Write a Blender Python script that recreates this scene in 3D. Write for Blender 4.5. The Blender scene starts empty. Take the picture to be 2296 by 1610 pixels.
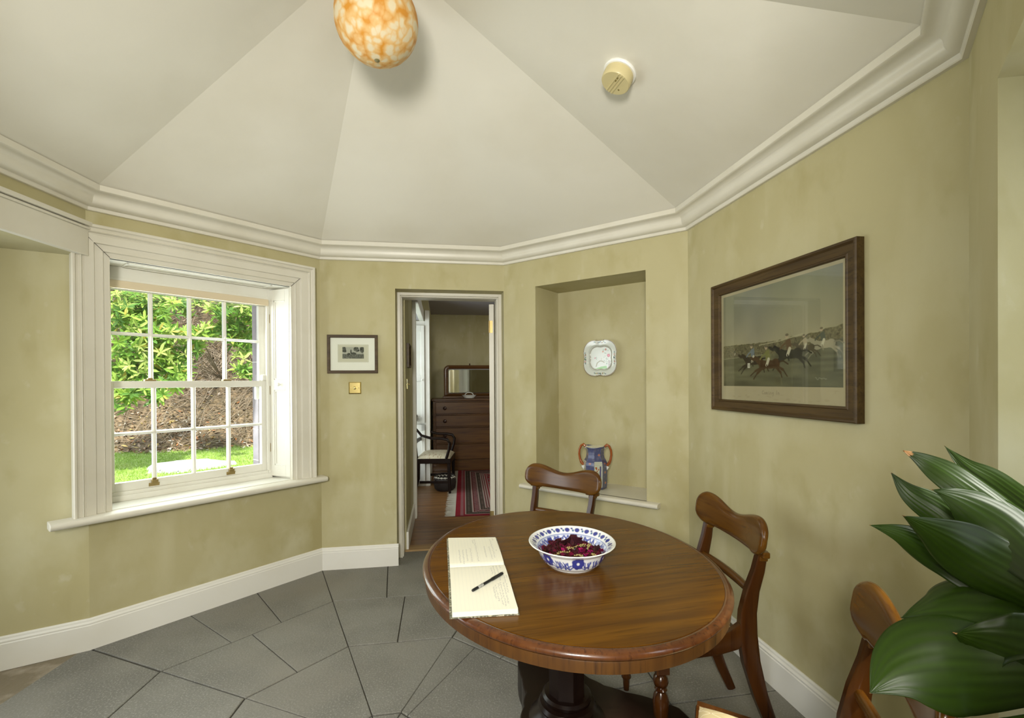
import bpy, bmesh, math, random
import numpy as np
from mathutils import Matrix, Vector
from math import sin, cos, pi, sqrt, atan2, radians, tan

# ------------------------------------------------------------------ camera, world, sun, lights, exposure
SC = bpy.context.scene
COL = SC.collection
SC.view_settings.view_transform = 'Standard'
SC.view_settings.look = 'None'
SC.view_settings.gamma = 1.0
SC.view_settings.use_curve_mapping = False
SC.view_settings.exposure = 0.0
SC.cycles.use_denoising = True
SC.cycles.max_bounces = 10
SC.cycles.diffuse_bounces = 6
SC.cycles.sample_clamp_indirect = 6.0

cam_data = bpy.data.cameras.new('camera')
cam = bpy.data.objects.new('camera', cam_data)
COL.objects.link(cam)
SC.camera = cam
FPX, PITCH, ROLL, CY = 1030.1, -0.0046, -0.0064, 860.1
cam_data.sensor_width = 36.0
cam_data.lens = FPX / 2296 * 36.0
cam_data.shift_y = (CY - 805.0) / 2296
cam_data.clip_start = 0.02
fwd = Vector((0, cos(PITCH), sin(PITCH)))
up0 = Vector((0, -sin(PITCH), cos(PITCH)))
rt0 = Vector((1, 0, 0))
rt = rt0 * cos(ROLL) + up0 * sin(ROLL)
up = -rt0 * sin(ROLL) + up0 * cos(ROLL)
cm = Matrix((rt, up, -fwd)).transposed().to_4x4()
cm.translation = Vector((0, 0, 1.35))
cam.matrix_world = cm

w = bpy.data.worlds.new('world'); SC.world = w
w.use_nodes = True
nt = w.node_tree; nt.nodes.clear()
bg = nt.nodes.new('ShaderNodeBackground'); wo = nt.nodes.new('ShaderNodeOutputWorld')
bg.inputs[0].default_value = (0.86, 0.93, 1.0, 1); bg.inputs[1].default_value = 1.7
nt.links.new(bg.outputs[0], wo.inputs[0])

sun_d = bpy.data.lights.new('sun', 'SUN'); sun_d.energy = 8.5; sun_d.angle = radians(4); sun_d.color = (1, 0.96, 0.86)
sun = bpy.data.objects.new('sun', sun_d); COL.objects.link(sun)
sun.rotation_euler = Vector((-0.42, 0.50, -0.76)).to_track_quat('-Z', 'Y').to_euler()

def area(name, loc, target, sx, sy, power, color=(1, 1, 1), spread=180):
    d = bpy.data.lights.new(name, 'AREA'); d.shape = 'RECTANGLE'; d.size = sx; d.size_y = sy
    d.energy = power; d.color = color; d.spread = radians(spread)
    o = bpy.data.objects.new(name, d); COL.objects.link(o); o.location = loc
    o.rotation_euler = (Vector(target) - Vector(loc)).to_track_quat('-Z', 'Y').to_euler()
    return o
WARM = (1.0, 0.96, 0.86)
area('hall_light', (-0.27, -0.80, 1.76), (-0.35, 1.9, 1.75), 0.5, 0.5, 82, WARM)
area('hall_fill_light', (-0.3, -1.9, 1.4), (-0.3, 1.0, 1.4), 1.6, 1.5, 20, (0.95, 0.98, 1.0))  # added broad fill from behind the camera; the unseen hall has no window
area('left_recess_daylight', (-2.45, 1.50, 1.15), (0, 1.75, 0.9), 0.5, 1.3, 10, (0.93, 0.98, 1.0))
area('right_recess_daylight', (1.13, 0.48, 1.40), (-0.4, 1.5, 1.2), 0.3, 1.0, 4.5, (0.93, 0.98, 1.0))
area('window_daylight', (-2.077, 2.937, 1.36), (-0.6, 1.80, 0.90), 0.78, 1.1, 16, (0.92, 0.99, 0.95))

# ------------------------------------------------------------------ plan
H = 2.2466
A, B, C, D, E = (-2.1607, 2.337), (-1.3794, 3.3103), (-0.0551, 3.5104), (1.0442, 2.7186), (1.2654, 1.2713)
F, G, Z = (0.419, 0.168), (-1.013, 0.063), (-2.0893, 0.920)
CEN = (-0.5162, 1.7906)
RING = [A, B, C, D, E, F, G, Z]
def ang(P, Q): return atan2(Q[1] - P[1], Q[0] - P[0])
def dist(P, Q): return math.hypot(Q[0] - P[0], Q[1] - P[1])
def frame(P, Q): return Matrix.Translation((P[0], P[1], 0)) @ Matrix.Rotation(ang(P, Q), 4, 'Z')
FAB, FBC, FCD, FDE, FEF, FFG, FGZ, FZA = [frame(RING[i], RING[(i + 1) % 8]) for i in range(8)]
LAB, LBC, LCD, LDE, LEF, LFG, LGZ, LZA = [dist(RING[i], RING[(i + 1) % 8]) for i in range(8)]
# in a wall frame: x along the wall, y into the wall (negative = into the room), z up

# ------------------------------------------------------------------ mesh helpers
class MB:
    def __init__(s): s.v = []; s.f = []; s.m = []; s.cols = None
    def add(s, vs, fs, mi=0):
        o = len(s.v); s.v += [tuple(p) for p in vs]; s.f += [tuple(i + o for i in f) for f in fs]; s.m += [mi] * len(fs); return s
    def box(s, x0, x1, y0, y1, z0, z1, mi=0):
        vs = [(x, y, z) for z in (z0, z1) for y in (y0, y1) for x in (x0, x1)]
        return s.add(vs, [(0, 2, 3, 1), (4, 5, 7, 6), (0, 1, 5, 4), (2, 6, 7, 3), (0, 4, 6, 2), (1, 3, 7, 5)], mi)
    def prism(s, poly, z0, z1, mi=0):
        n = len(poly)
        vs = [(x, y, z0) for x, y in poly] + [(x, y, z1) for x, y in poly]
        a = sum(poly[i][0] * poly[(i + 1) % n][1] - poly[(i + 1) % n][0] * poly[i][1] for i in range(n))
        if a < 0: vs = [(x, y, z0) for x, y in poly[::-1]] + [(x, y, z1) for x, y in poly[::-1]]
        return s.add(vs, [tuple(range(n))[::-1], tuple(range(n, 2 * n))] + [(i, (i + 1) % n, n + (i + 1) % n, n + i) for i in range(n)], mi)
    def lathe(s, prof, n=32, sx=1, sy=1, c=(0, 0, 0), axis='z', off=None, mi=0, cap=True):
        vs = []
        for r, z in prof:
            for k in range(n):
                a = 2 * pi * k / n
                if off: x, y = (off[0] + r) * cos(a), (off[1] + r) * sin(a)
                else: x, y = r * sx * cos(a), r * sy * sin(a)
                p = (x, y, z)
                if axis == 'y': p = (x, z, y)
                if axis == 'x': p = (z, x, y)
                vs.append((p[0] + c[0], p[1] + c[1], p[2] + c[2]))
        fs = []
        for j in range(len(prof) - 1):
            for k in range(n):
                a, b = j * n + k, j * n + (k + 1) % n
                fs.append((a, b, b + n, a + n) if axis != 'y' else (a, a + n, b + n, b))
        if cap:
            b0 = tuple(range(n)); b1 = tuple(range((len(prof) - 1) * n, len(prof) * n))
            fs += [b0[::-1], b1] if axis != 'y' else [b0, b1[::-1]]
        return s.add(vs, fs, mi)
    def tube(s, pts, rad, n=10, sq=1.0, mi=0, up=(0, 0, 1)):
        pts = [Vector(p) for p in pts]; m = len(pts)
        if not hasattr(rad, '__len__'): rad = [rad] * m
        vs = []; upv = Vector(up)
        for i, p in enumerate(pts):
            t = (pts[min(i + 1, m - 1)] - pts[max(i - 1, 0)]).normalized()
            a = t.cross(upv)
            if a.length < 1e-3: a = t.cross(Vector((1, 0, 0)))
            a.normalize(); b = a.cross(t).normalized()
            for k in range(n):
                th = 2 * pi * k / n
                vs.append(tuple(p + a * (cos(th) * rad[i]) + b * (sin(th) * rad[i] * sq)))
        fs = [(i * n + k, i * n + (k + 1) % n, (i + 1) * n + (k + 1) % n, (i + 1) * n + k) for i in range(m - 1) for k in range(n)]
        fs += [tuple(range(n))[::-1], tuple(range((m - 1) * n, m * n))]
        return s.add(vs, fs, mi)
    def bars(s, pts, w, h, mi=0, side=(1, 0, 0)):
        """rectangular section swept along pts; w along 'side', h perpendicular; w,h may be lists"""
        pts = [Vector(p) for p in pts]; m = len(pts); sd = Vector(side).normalized()
        if not hasattr(w, '__len__'): w = [w] * m
        if not hasattr(h, '__len__'): h = [h] * m
        vs = []
        for i, p in enumerate(pts):
            t = (pts[min(i + 1, m - 1)] - pts[max(i - 1, 0)]).normalized()
            b = sd.cross(t).normalized()
            ch = 0.25
            for (a, c) in ((-1, -1 + ch), (-1 + ch, -1), (1 - ch, -1), (1, -1 + ch), (1, 1 - ch), (1 - ch, 1), (-1 + ch, 1), (-1, 1 - ch)):
                vs.append(tuple(p + sd * (a * w[i] / 2) + b * (c * h[i] / 2)))
        fs = [(i * 8 + k, i * 8 + (k + 1) % 8, (i + 1) * 8 + (k + 1) % 8, (i + 1) * 8 + k) for i in range(m - 1) for k in range(8)]
        fs += [tuple(range(8))[::-1], tuple(range((m - 1) * 8, m * 8))]
        return s.add(vs, fs, mi)
    def grid(s, nu, nv, fn, mi=0, closeu=False):
        vs = [fn(i / (nu - (0 if closeu else 1)), j / (nv - 1)) for j in range(nv) for i in range(nu)]
        fs = []
        for j in range(nv - 1):
            for i in range(nu if closeu else nu - 1):
                a, b = j * nu + i, j * nu + (i + 1) % nu
                fs.append((a, b, b + nu, a + nu))
        return s.add(vs, fs, mi)
    def build(s, name, mat, parent=None, M=None, smooth=None, bevel=0, seg=2, kind=None, label=None, weld=False, recalc=True):
        me = bpy.data.meshes.new(name); me.from_pydata(s.v, [], s.f)
        mats = mat if isinstance(mat, (list, tuple)) else [mat]
        for m in mats: me.materials.append(m)
        if len(mats) > 1: me.polygons.foreach_set('material_index', s.m)
        if s.cols is not None:
            at = me.color_attributes.new('Col', 'FLOAT_COLOR', 'POINT')
            c = np.ones((len(s.v), 4), dtype=np.float32); c[:, :3] = np.asarray(s.cols).reshape(-1, 3)
            at.data.foreach_set('color', c.ravel())
        if recalc:
            bm = bmesh.new(); bm.from_mesh(me)
            if weld: bmesh.ops.remove_doubles(bm, verts=bm.verts, dist=1e-5)
            bmesh.ops.recalc_face_normals(bm, faces=bm.faces); bm.to_mesh(me); bm.free()
        if smooth is not None:
            me.polygons.foreach_set('use_smooth', [True] * len(me.polygons))
            if smooth < 170: me.set_sharp_from_angle(angle=radians(smooth))
        o = bpy.data.objects.new(name, me); COL.objects.link(o)
        if M is not None: o.matrix_world = M
        if parent is not None:
            o.parent = parent
        if bevel:
            b = o.modifiers.new('bevel', 'BEVEL'); b.width = bevel; b.segments = seg; b.limit_method = 'ANGLE'; b.angle_limit = radians(40)
        if kind: o['kind'] = kind
        if label: o['label'] = label
        return o

def thing(name, label, cat, M=None, group=None, kind=None):
    o = bpy.data.objects.new(name, None); COL.objects.link(o)
    o.empty_display_size = 0.05
    if M is not None: o.matrix_world = M
    if label: o['label'] = label
    if cat: o['category'] = cat
    if group: o['group'] = group
    if kind: o['kind'] = kind
    return o
def tag(o, label, cat, group=None, kind=None):
    if label: o['label'] = label
    if cat: o['category'] = cat
    if group: o['group'] = group
    if kind: o['kind'] = kind
    return o
def at(x, y, z, deg=0): return Matrix.Translation((x, y, z)) @ Matrix.Rotation(radians(deg), 4, 'Z')
def sweep(path, prof, closed=False):
    """path: plan points with the room on the right; prof: (out-into-room, z)"""
    n = len(path); mb = MB(); rows = []
    for i in range(n):
        P = Vector(path[i])
        e0 = (Vector(path[i]) - Vector(path[i - 1])).normalized() if (i > 0 or closed) else None
        e1 = (Vector(path[(i + 1) % n]) - P).normalized() if (i < n - 1 or closed) else None
        e0 = e0 or e1; e1 = e1 or e0
        n0 = Vector((e0.y, -e0.x)); n1 = Vector((e1.y, -e1.x)); m = (n0 + n1).normalized(); k = 1 / max(0.3, m.dot(n0))
        rows.append([(P.x + m.x * k * p, P.y + m.y * k * p, z) for p, z in prof])
    L = len(prof); vs = [p for r in rows for p in r]; fs = []
    for i in range(n if closed else n - 1):
        a, b = i * L, ((i + 1) % n) * L
        for j in range(L): fs.append((a + j, a + (j + 1) % L, b + (j + 1) % L, b + j))
    if not closed: fs += [tuple(range(L)), tuple(range((n - 1) * L, n * L))[::-1]]
    return mb.add(vs, fs)

# ------------------------------------------------------------------ materials
MC = {}
def node(nt, typ, **kw):
    n = nt.nodes.new(typ)
    for k, v in kw.items():
        if k.startswith('i_'): n.inputs[int(k[2:])].default_value = v
        else: setattr(n, k, v)
    return n
def pmat(name, col, rough=0.5, metal=0.0, var=None, coat=0.0, bump=None, spec=0.5, trans=0.0, emit=None, attr=False, sss=0):
    """var: list of (scale xyz, colour, lo, hi, detail) mixed over the base; bump: (scale xyz, strength)"""
    m = bpy.data.materials.new(name); m.use_nodes = True; nt = m.node_tree
    b = nt.nodes['Principled BSDF']
    b.inputs['Roughness'].default_value = rough; b.inputs['Metallic'].default_value = metal
    b.inputs['Coat Weight'].default_value = coat; b.inputs['Coat Roughness'].default_value = 0.12
    b.inputs['Specular IOR Level'].default_value = spec; b.inputs['Transmission Weight'].default_value = trans
    tc = node(nt, 'ShaderNodeTexCoord')
    cur = None
    if attr:
        a = node(nt, 'ShaderNodeVertexColor', layer_name='Col'); cur = a.outputs[0]
    else:
        rgb = node(nt, 'ShaderNodeRGB'); rgb.outputs[0].default_value = (*col, 1); cur = rgb.outputs[0]
    for v in (var or []):
        sc, c2, lo, hi = v[:4]; det = v[4] if len(v) > 4 else 4
        mp = node(nt, 'ShaderNodeMapping'); mp.inputs['Scale'].default_value = sc
        if len(v) > 5: mp.inputs['Rotation'].default_value = v[5]
        nt.links.new(tc.outputs['Object'], mp.inputs[0])
        nz = node(nt, 'ShaderNodeTexNoise'); nz.inputs['Scale'].default_value = 1; nz.inputs['Detail'].default_value = det
        nt.links.new(mp.outputs[0], nz.inputs['Vector'])
        mr = node(nt, 'ShaderNodeMapRange'); mr.inputs[1].default_value = lo; mr.inputs[2].default_value = hi
        nt.links.new(nz.outputs[0], mr.inputs[0])
        mx = node(nt, 'ShaderNodeMix', data_type='RGBA'); mx.inputs[7].default_value = (*c2, 1)
        nt.links.new(mr.outputs[0], mx.inputs[0]); nt.links.new(cur, mx.inputs[6]); cur = mx.outputs[2]
    nt.links.new(cur, b.inputs['Base Color'])
    if bump:
        mp = node(nt, 'ShaderNodeMapping'); mp.inputs['Scale'].default_value = bump[0]
        nt.links.new(tc.outputs['Object'], mp.inputs[0])
        nz = node(nt, 'ShaderNodeTexNoise'); nz.inputs['Scale'].default_value = 1; nz.inputs['Detail'].default_value = 5
        nt.links.new(mp.outputs[0], nz.inputs['Vector'])
        bp = node(nt, 'ShaderNodeBump'); bp.inputs['Strength'].default_value = bump[1]; bp.inputs['Distance'].default_value = bump[2] if len(bump) > 2 else 0.01
        nt.links.new(nz.outputs[0], bp.inputs['Height']); nt.links.new(bp.outputs[0], b.inputs['Normal'])
    if emit: b.inputs['Emission Color'].default_value = (*emit[0], 1); b.inputs['Emission Strength'].default_value = emit[1]
    if sss: b.inputs['Subsurface Weight'].default_value = sss; b.inputs['Subsurface Radius'].default_value = (0.02, 0.02, 0.02)
    MC[name] = m
    return m

def s3(a): return (a, a, a)
M_wall = pmat('olive_limewash', (0.465, 0.425, 0.250), 0.75, var=[((1.3, 1.3, 0.9), (0.405, 0.360, 0.185), 0.42, 0.68, 5), ((3.1, 3.1, 2.2), (0.525, 0.495, 0.325), 0.48, 0.72, 7), ((6.5, 6.5, 4.0), (0.385, 0.340, 0.170), 0.56, 0.82, 7), ((5, 5, 0.7), (0.53, 0.495, 0.32), 0.58, 0.84, 5), ((13, 13, 9), (0.54, 0.515, 0.37), 0.64, 0.86, 5)], bump=(s3(28), 0.12, 0.006), spec=0.3)
M_ceil = pmat('ceiling_paint', (0.70, 0.675, 0.600), 0.8, var=[(s3(1.3), (0.64, 0.61, 0.525), 0.42, 0.68, 5)], bump=(s3(9), 0.16, 0.012), spec=0.2)
M_white = pmat('cream_gloss_paint', (0.68, 0.655, 0.575), 0.35, var=[(s3(4), (0.63, 0.60, 0.51), 0.45, 0.75, 4)], spec=0.45)
M_white2 = pmat('window_white_paint', (0.76, 0.75, 0.69), 0.38, var=[(s3(5), (0.70, 0.68, 0.60), 0.5, 0.8, 4)], spec=0.45)
M_skirt = pmat('skirting_paint', (0.77, 0.76, 0.72), 0.4, var=[(s3(3), (0.72, 0.70, 0.64), 0.45, 0.8, 5)])
M_slab = pmat('slate_slab', (0.205, 0.200, 0.178), 0.62, var=[(s3(3.1), (0.160, 0.156, 0.138), 0.40, 0.62, 5), (s3(140), (0.29, 0.285, 0.26), 0.52, 0.72, 2), (s3(1.2), (0.23, 0.215, 0.185), 0.5, 0.75, 4)], bump=(s3(95), 0.5, 0.004), spec=0.35)
M_mortar = pmat('slab_joint', (0.05, 0.045, 0.035), 0.9)
M_rough = pmat('worn_threshold_stone', (0.20, 0.165, 0.11), 0.8, var=[(s3(9), (0.36, 0.31, 0.24), 0.5, 0.7, 6)], bump=(s3(30), 0.5, 0.01))
def wood(name, c1, c2, c3, rough=0.3, coat=0.35, ax=0, s=1.0, spec=0.28):
    long_, cr = 1.2 * s, 16 * s
    sc = [cr] * 3; sc[ax] = long_; sc = tuple(sc)
    sc2 = [60 * s] * 3; sc2[ax] = 3 * s
    return pmat(name, c1, rough, var=[(sc, c2, 0.38, 0.64, 5), (tuple(sc2), c3, 0.54, 0.74, 4)], coat=coat, spec=spec)
M_table = wood('polished_mahogany', (0.125, 0.051, 0.0035), (0.078, 0.029, 0.003), (0.055, 0.019, 0.002), 0.24, 0.0, 1, 1.9, 0.2)
M_table_edge = wood('worn_mahogany_edge', (0.085, 0.036, 0.008), (0.060, 0.024, 0.006), (0.035, 0.014, 0.005), 0.4, 0.2, 2, 2)
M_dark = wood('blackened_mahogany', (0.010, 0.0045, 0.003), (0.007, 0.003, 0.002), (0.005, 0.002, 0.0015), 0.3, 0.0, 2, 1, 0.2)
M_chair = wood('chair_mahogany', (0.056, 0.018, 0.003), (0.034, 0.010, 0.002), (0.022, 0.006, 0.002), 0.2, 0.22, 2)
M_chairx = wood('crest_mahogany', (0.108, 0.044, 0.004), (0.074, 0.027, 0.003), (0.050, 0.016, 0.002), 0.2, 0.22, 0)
M_frame = wood('oak_picture_frame', (0.080, 0.048, 0.015), (0.050, 0.028, 0.009), (0.028, 0.016, 0.006), 0.45, 0.0, 0, 2)
M_chest = wood('chest_mahogany', (0.13, 0.058, 0.013), (0.080, 0.033, 0.008), (0.05, 0.018, 0.008), 0.4, 0.2, 0)
M_boards = wood('floorboards', (0.21, 0.105, 0.036), (0.13, 0.060, 0.022), (0.09, 0.04, 0.016), 0.4, 0.15, 0)
M_pine = wood('pine_threshold', (0.36, 0.24, 0.11), (0.29, 0.18, 0.08), (0.2, 0.12, 0.06), 0.55, 0, 0)
M_brass = pmat('polished_brass', (0.78, 0.63, 0.27), 0.20, 1.0)
M_oldbrass = pmat('dull_brass', (0.40, 0.30, 0.13), 0.4, 1.0)
M_black = pmat('black_plastic', (0.008, 0.009, 0.009), 0.3)
M_hole = pmat('dark_gap', (0.01, 0.008, 0.005), 0.9)
M_attr = pmat('painted_surface', (1, 1, 1), 0.6, attr=True, spec=0.2)
M_china = pmat('glazed_china', (1, 1, 1), 0.12, attr=True, coat=0.6, spec=0.5)
M_glaze = pmat('white_glaze', (0.80, 0.82, 0.80), 0.12, coat=0.6)
M_glass = bpy.data.materials.new('window_glass'); M_glass.use_nodes = True
_n = M_glass.node_tree; _n.nodes.clear()
_o = _n.nodes.new('ShaderNodeOutputMaterial'); _t = _n.nodes.new('ShaderNodeBsdfTransparent'); _g = _n.nodes.new('ShaderNodeBsdfGlossy')
_g.inputs['Roughness'].default_value = 0.02; _m = _n.nodes.new('ShaderNodeMixShader'); _lw = _n.nodes.new('ShaderNodeLayerWeight'); _pw = _n.nodes.new('ShaderNodeMath'); _pw.operation='POWER'; _pw.inputs[1].default_value=4.0; _fr = _n.nodes.new('ShaderNodeMapRange'); _fr.inputs[3].default_value=0.035; _fr.inputs[4].default_value=0.9; _n.links.new(_lw.outputs['Facing'], _pw.inputs[0]); _n.links.new(_pw.outputs[0], _fr.inputs[0])
_t.inputs[0].default_value = (0.97, 0.98, 0.97, 1)
_n.links.new(_fr.outputs[0], _m.inputs[0]); _n.links.new(_t.outputs[0], _m.inputs[1]); _n.links.new(_g.outputs[0], _m.inputs[2]); _n.links.new(_m.outputs[0], _o.inputs[0])
M_mirror = pmat('mirror_silvering', (0.72, 0.73, 0.70), 0.04, 1.0)

# ------------------------------------------------------------------ painting helpers (flat artwork, rugs, china patterns)
class Paint:
    def __init__(s, w, h, bgc):
        s.w, s.h = w, h; s.a = np.ones((h, w, 3)) * np.array(bgc); s.Y, s.X = np.mgrid[0:h, 0:w].astype(float)
        s.X = (s.X + .5) / w; s.Y = (s.Y + .5) / h; s.asp = h / w
    def put(s, m, c, al=1.0):
        m = np.clip(m, 0, 1)[..., None] * al; s.a = s.a * (1 - m) + np.array(c) * m
    def soft(s, d, k=1.2): return np.clip(0.5 - d * s.w / k, 0, 1)
    def ell(s, x, y, rx, ry, c, rot=0, al=1.0):
        dx = s.X - x; dy = (s.Y - y) * s.asp; cr, sr = cos(rot), sin(rot)
        u = (dx * cr + dy * sr) / rx; v = (-dx * sr + dy * cr) / ry
        s.put(s.soft((np.hypot(u, v) - 1) * min(rx, ry)), c, al)
    def line(s, pts, wd, c, al=1.0):
        d = np.full(s.X.shape, 9.0)
        for i in range(len(pts) - 1):
            x0, y0 = pts[i]; x1, y1 = pts[i + 1]; ax, ay = x1 - x0, (y1 - y0) * s.asp
            L = ax * ax + ay * ay + 1e-12; px = s.X - x0; py = (s.Y - y0) * s.asp
            t = np.clip((px * ax + py * ay) / L, 0, 1); d = np.minimum(d, np.hypot(px - t * ax, py - t * ay))
        s.put(s.soft(d - wd / 2), c, al)
    def poly(s, pts, c, al=1.0):
        ins = np.zeros(s.X.shape, bool); n = len(pts)
        for i in range(n):
            x0, y0 = pts[i]; x1, y1 = pts[(i + 1) % n]
            if y0 == y1: continue
            cond = ((y0 > s.Y) != (y1 > s.Y)) & (s.X < (x1 - x0) * (s.Y - y0) / (y1 - y0) + x0); ins ^= cond
        s.put(ins.astype(float), c, al)
    def rect(s, x0, y0, x1, y1, c, al=1.0): s.put(((s.X >= x0) & (s.X < x1) & (s.Y >= y0) & (s.Y < y1)).astype(float), c, al)
    def noise(s, n1, n2, amp, seed=0):
        r = np.random.RandomState(seed); g = r.rand(n2 + 2, n1 + 2)
        fx = s.X * n1; fy = s.Y * n2; ix = fx.astype(int); iy = fy.astype(int); tx = fx - ix; ty = fy - iy
        tx = tx * tx * (3 - 2 * tx); ty = ty * ty * (3 - 2 * ty)
        v = (g[iy, ix] * (1 - tx) + g[iy, ix + 1] * tx) * (1 - ty) + (g[iy + 1, ix] * (1 - tx) + g[iy + 1, ix + 1] * tx) * ty
        return (v - .5) * 2 * amp
def panel(p, x0, x1, z0, z1, y, name, mat, parent):
    """a painted sheet in the xz plane (row 0 of the painting at the top)"""
    mb = MB(); h, w_ = p.h, p.w
    mb.v = [(x0 + (x1 - x0) * i / (w_ - 1), y, z1 - (z1 - z0) * j / (h - 1)) for j in range(h) for i in range(w_)]
    mb.f = [(j * w_ + i, (j + 1) * w_ + i, (j + 1) * w_ + i + 1, j * w_ + i + 1) for j in range(h - 1) for i in range(w_ - 1)]
    mb.m = [0] * len(mb.f); mb.cols = np.clip(p.a, 0, 1)
    return mb.build(name, mat, parent, recalc=False)

# ================================================================== THE SETTING
def piece(mb, u0, u1, z0, z1, d=0.30, k0=0.0, k1=0.0, y0=0.0):
    mb.prism([(u0, y0), (u1, y0), (u1 + k1 * d, d), (u0 - k0 * d, d)], z0, z1); return mb
T8 = tan(pi / 8); WT = 2.45
def wallobj(name, mb, M): return mb.build(name, M_wall, M=M, kind='structure', recalc=True)

# window wall (between A and B)
mb = MB()
piece(mb, 0, 0.05, 0, WT, 0.30, 0.0, 0); piece(mb, 1.06, LAB, 0, WT, 0.30, 0, T8)
piece(mb, 0.05, 1.06, 0, 0.655, 0.30); piece(mb, 0.05, 1.06, 2.05, WT, 0.30)
wallobj('wall_window', mb, FAB)
# doorway wall (between B and C)
DU0, DU1, DZ = 0.528, 1.335, 2.040
mb = MB(); piece(mb, 0, DU0, 0, WT, 0.25, T8, 0); piece(mb, DU1, LBC, 0, WT, 0.25, 0, T8); piece(mb, DU0, DU1, DZ, WT, 0.25)
wallobj('wall_back', mb, FBC)
# niche wall (between C and D)
NU0, NU1, NZ0, NZ1, ND = 0.282, 1.100, 0.598, 2.040, 0.33
mb = MB(); piece(mb, 0, NU0, 0, WT, 0.40, T8, 0); piece(mb, NU1, LCD, 0, WT, 0.40, 0, T8)
piece(mb, NU0, NU1, 0, NZ0 - 0.03, 0.40); piece(mb, NU0, NU1, NZ1, WT, 0.40); mb.box(NU0, NU1, ND, 0.40, NZ0 - 0.03, NZ1)
wallobj('wall_niche', mb, FCD)
mb = MB(); piece(mb, 0, LDE, 0, WT, 0.25, T8, T8); wallobj('wall_right', mb, FDE)
# right recess wall (between E and F)
RU0, RU1, RZ = 0.345, 1.05, 2.0
mb = MB(); mb.prism([(0, 0), (RU0, 0), (0.10, 0.45), (-0.12, 0.30)], 0, WT)
mb.prism([(RU1, 0), (LEF, 0), (LEF, 0.10), (1.25, 0.45)], 0, WT)
mb.prism([(RU0, 0), (RU1, 0), (1.25, 0.45), (0.10, 0.45)], RZ, WT)
mb.box(0.05, 0.50, 0.45, 0.50, 0, WT); mb.box(0.86, 1.30, 0.45, 0.50, 0, WT); mb.box(0.50, 0.86, 0.45, 0.50, 0, 0.75)
wallobj('wall_right_recess', mb, FEF)
wallobj('wall_front', MB().box(0.0, 0.10, 0, 0.12, 0, WT).box(LFG - 0.10, LFG, 0, 0.12, 0, WT).box(0.1, LFG - 0.1, 0, 0.12, 2.42, WT), FFG)
mb = MB(); piece(mb, 0, LGZ, 0, WT, 0.25, 0.1, 0.1); wallobj('wall_front_left', mb, FGZ)
# left recess wall (between Z and A): splayed recess under a boarded beam
mb = MB()
mb.prism([(0, 0), (LZA, 0), (LZA + 0.1, 0.28), (-0.1, 0.28)], 2.0, WT)
mb.prism([(LZA, 0.0), (LZA + 0.20, 0.28), (LZA + 0.30, 0.46), (LZA - 0.27, 0.46)], 0, 2.0) if False else None
wallobj('wall_left', mb, FZA)
W2 = MB(); S0, S1 = (-2.60, 2.065), (-2.55, 1.16)
W2.prism([A, (-2.20, 2.52), (-2.66, 2.40), (-2.70, 2.0), S0], 0, 2.0)
W2.prism([Z, S1, (-2.70, 1.1), (-2.3, 0.85)], 0, 2.0)
W2.box(-2.72, -2.145, 0.9, 2.42, 1.998, 2.04); W2.box(-2.72, -2.66, 1.0, 2.2, 0, 0.25); 
W2.build('wall_left_recess', M_wall, kind='structure')

# ceiling: eight plaster faces rising to a point
APEX = (CEN[0], CEN[1], 3.067); zc = 2.305
mb = MB()
for lift in (0.0, 0.10):
    for i in range(8):
        P, Q = RING[i], RING[(i + 1) % 8]
        n = 14
        def fn(s, t, P=P, Q=Q, lift=lift):
            x = P[0] + (Q[0] - P[0]) * s; y = P[1] + (Q[1] - P[1]) * s
            # gentle hand-plastered waver of the surface
            k = t
            xx = x + (APEX[0] - x) * k; yy = y + (APEX[1] - y) * k; zz = zc + lift + (APEX[2] - zc) * k
            edge = 4 * s * (1 - s) * 4 * k * (1 - k)
            return (xx, yy, zz + 0.006 * edge * sin(5 * s + 3 * k + i))
        mb.grid(n, n, fn)
ce = mb.build('ceiling', M_ceil, kind='structure', smooth=9, weld=True)
se = ce.data.attributes.get('sharp_edge')   # edges along the ridge over the niche corner lose their sharp mark
if se:
    for e in ce.data.edges:
        a_, b_ = (ce.data.vertices[i].co for i in e.vertices)
        m_ = (a_ + b_) / 2; dv = Vector((C[0] - CEN[0], C[1] - CEN[1])); t_ = Vector((m_.x - CEN[0], m_.y - CEN[1]))
        if abs(dv.x * t_.y - dv.y * t_.x) / dv.length < 0.02 and t_.dot(dv) > 0: se.data[e.index].value = False

# cornice
prof = [(0.0, H - 0.012), (0.014, H - 0.012), (0.017, H - 0.009), (0.017, H + 0.001)]
for k in range(0, 9):
    t = k / 8 * pi / 2; prof.append((0.019 + 0.035 * sin(t), H + 0.038 - 0.032 * cos(t)))
for k in range(1, 9):
    t = k / 8 * pi / 2; prof.append((0.092 - 0.038 * cos(t), H + 0.038 + 0.030 * sin(t)))
prof += [(0.099, H + 0.070), (0.103, H + 0.073), (0.103, H + 0.100), (0.0, H + 0.10)]
sweep(RING, prof, True).build('trim_1', M_white, kind='structure', smooth=25)

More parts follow.
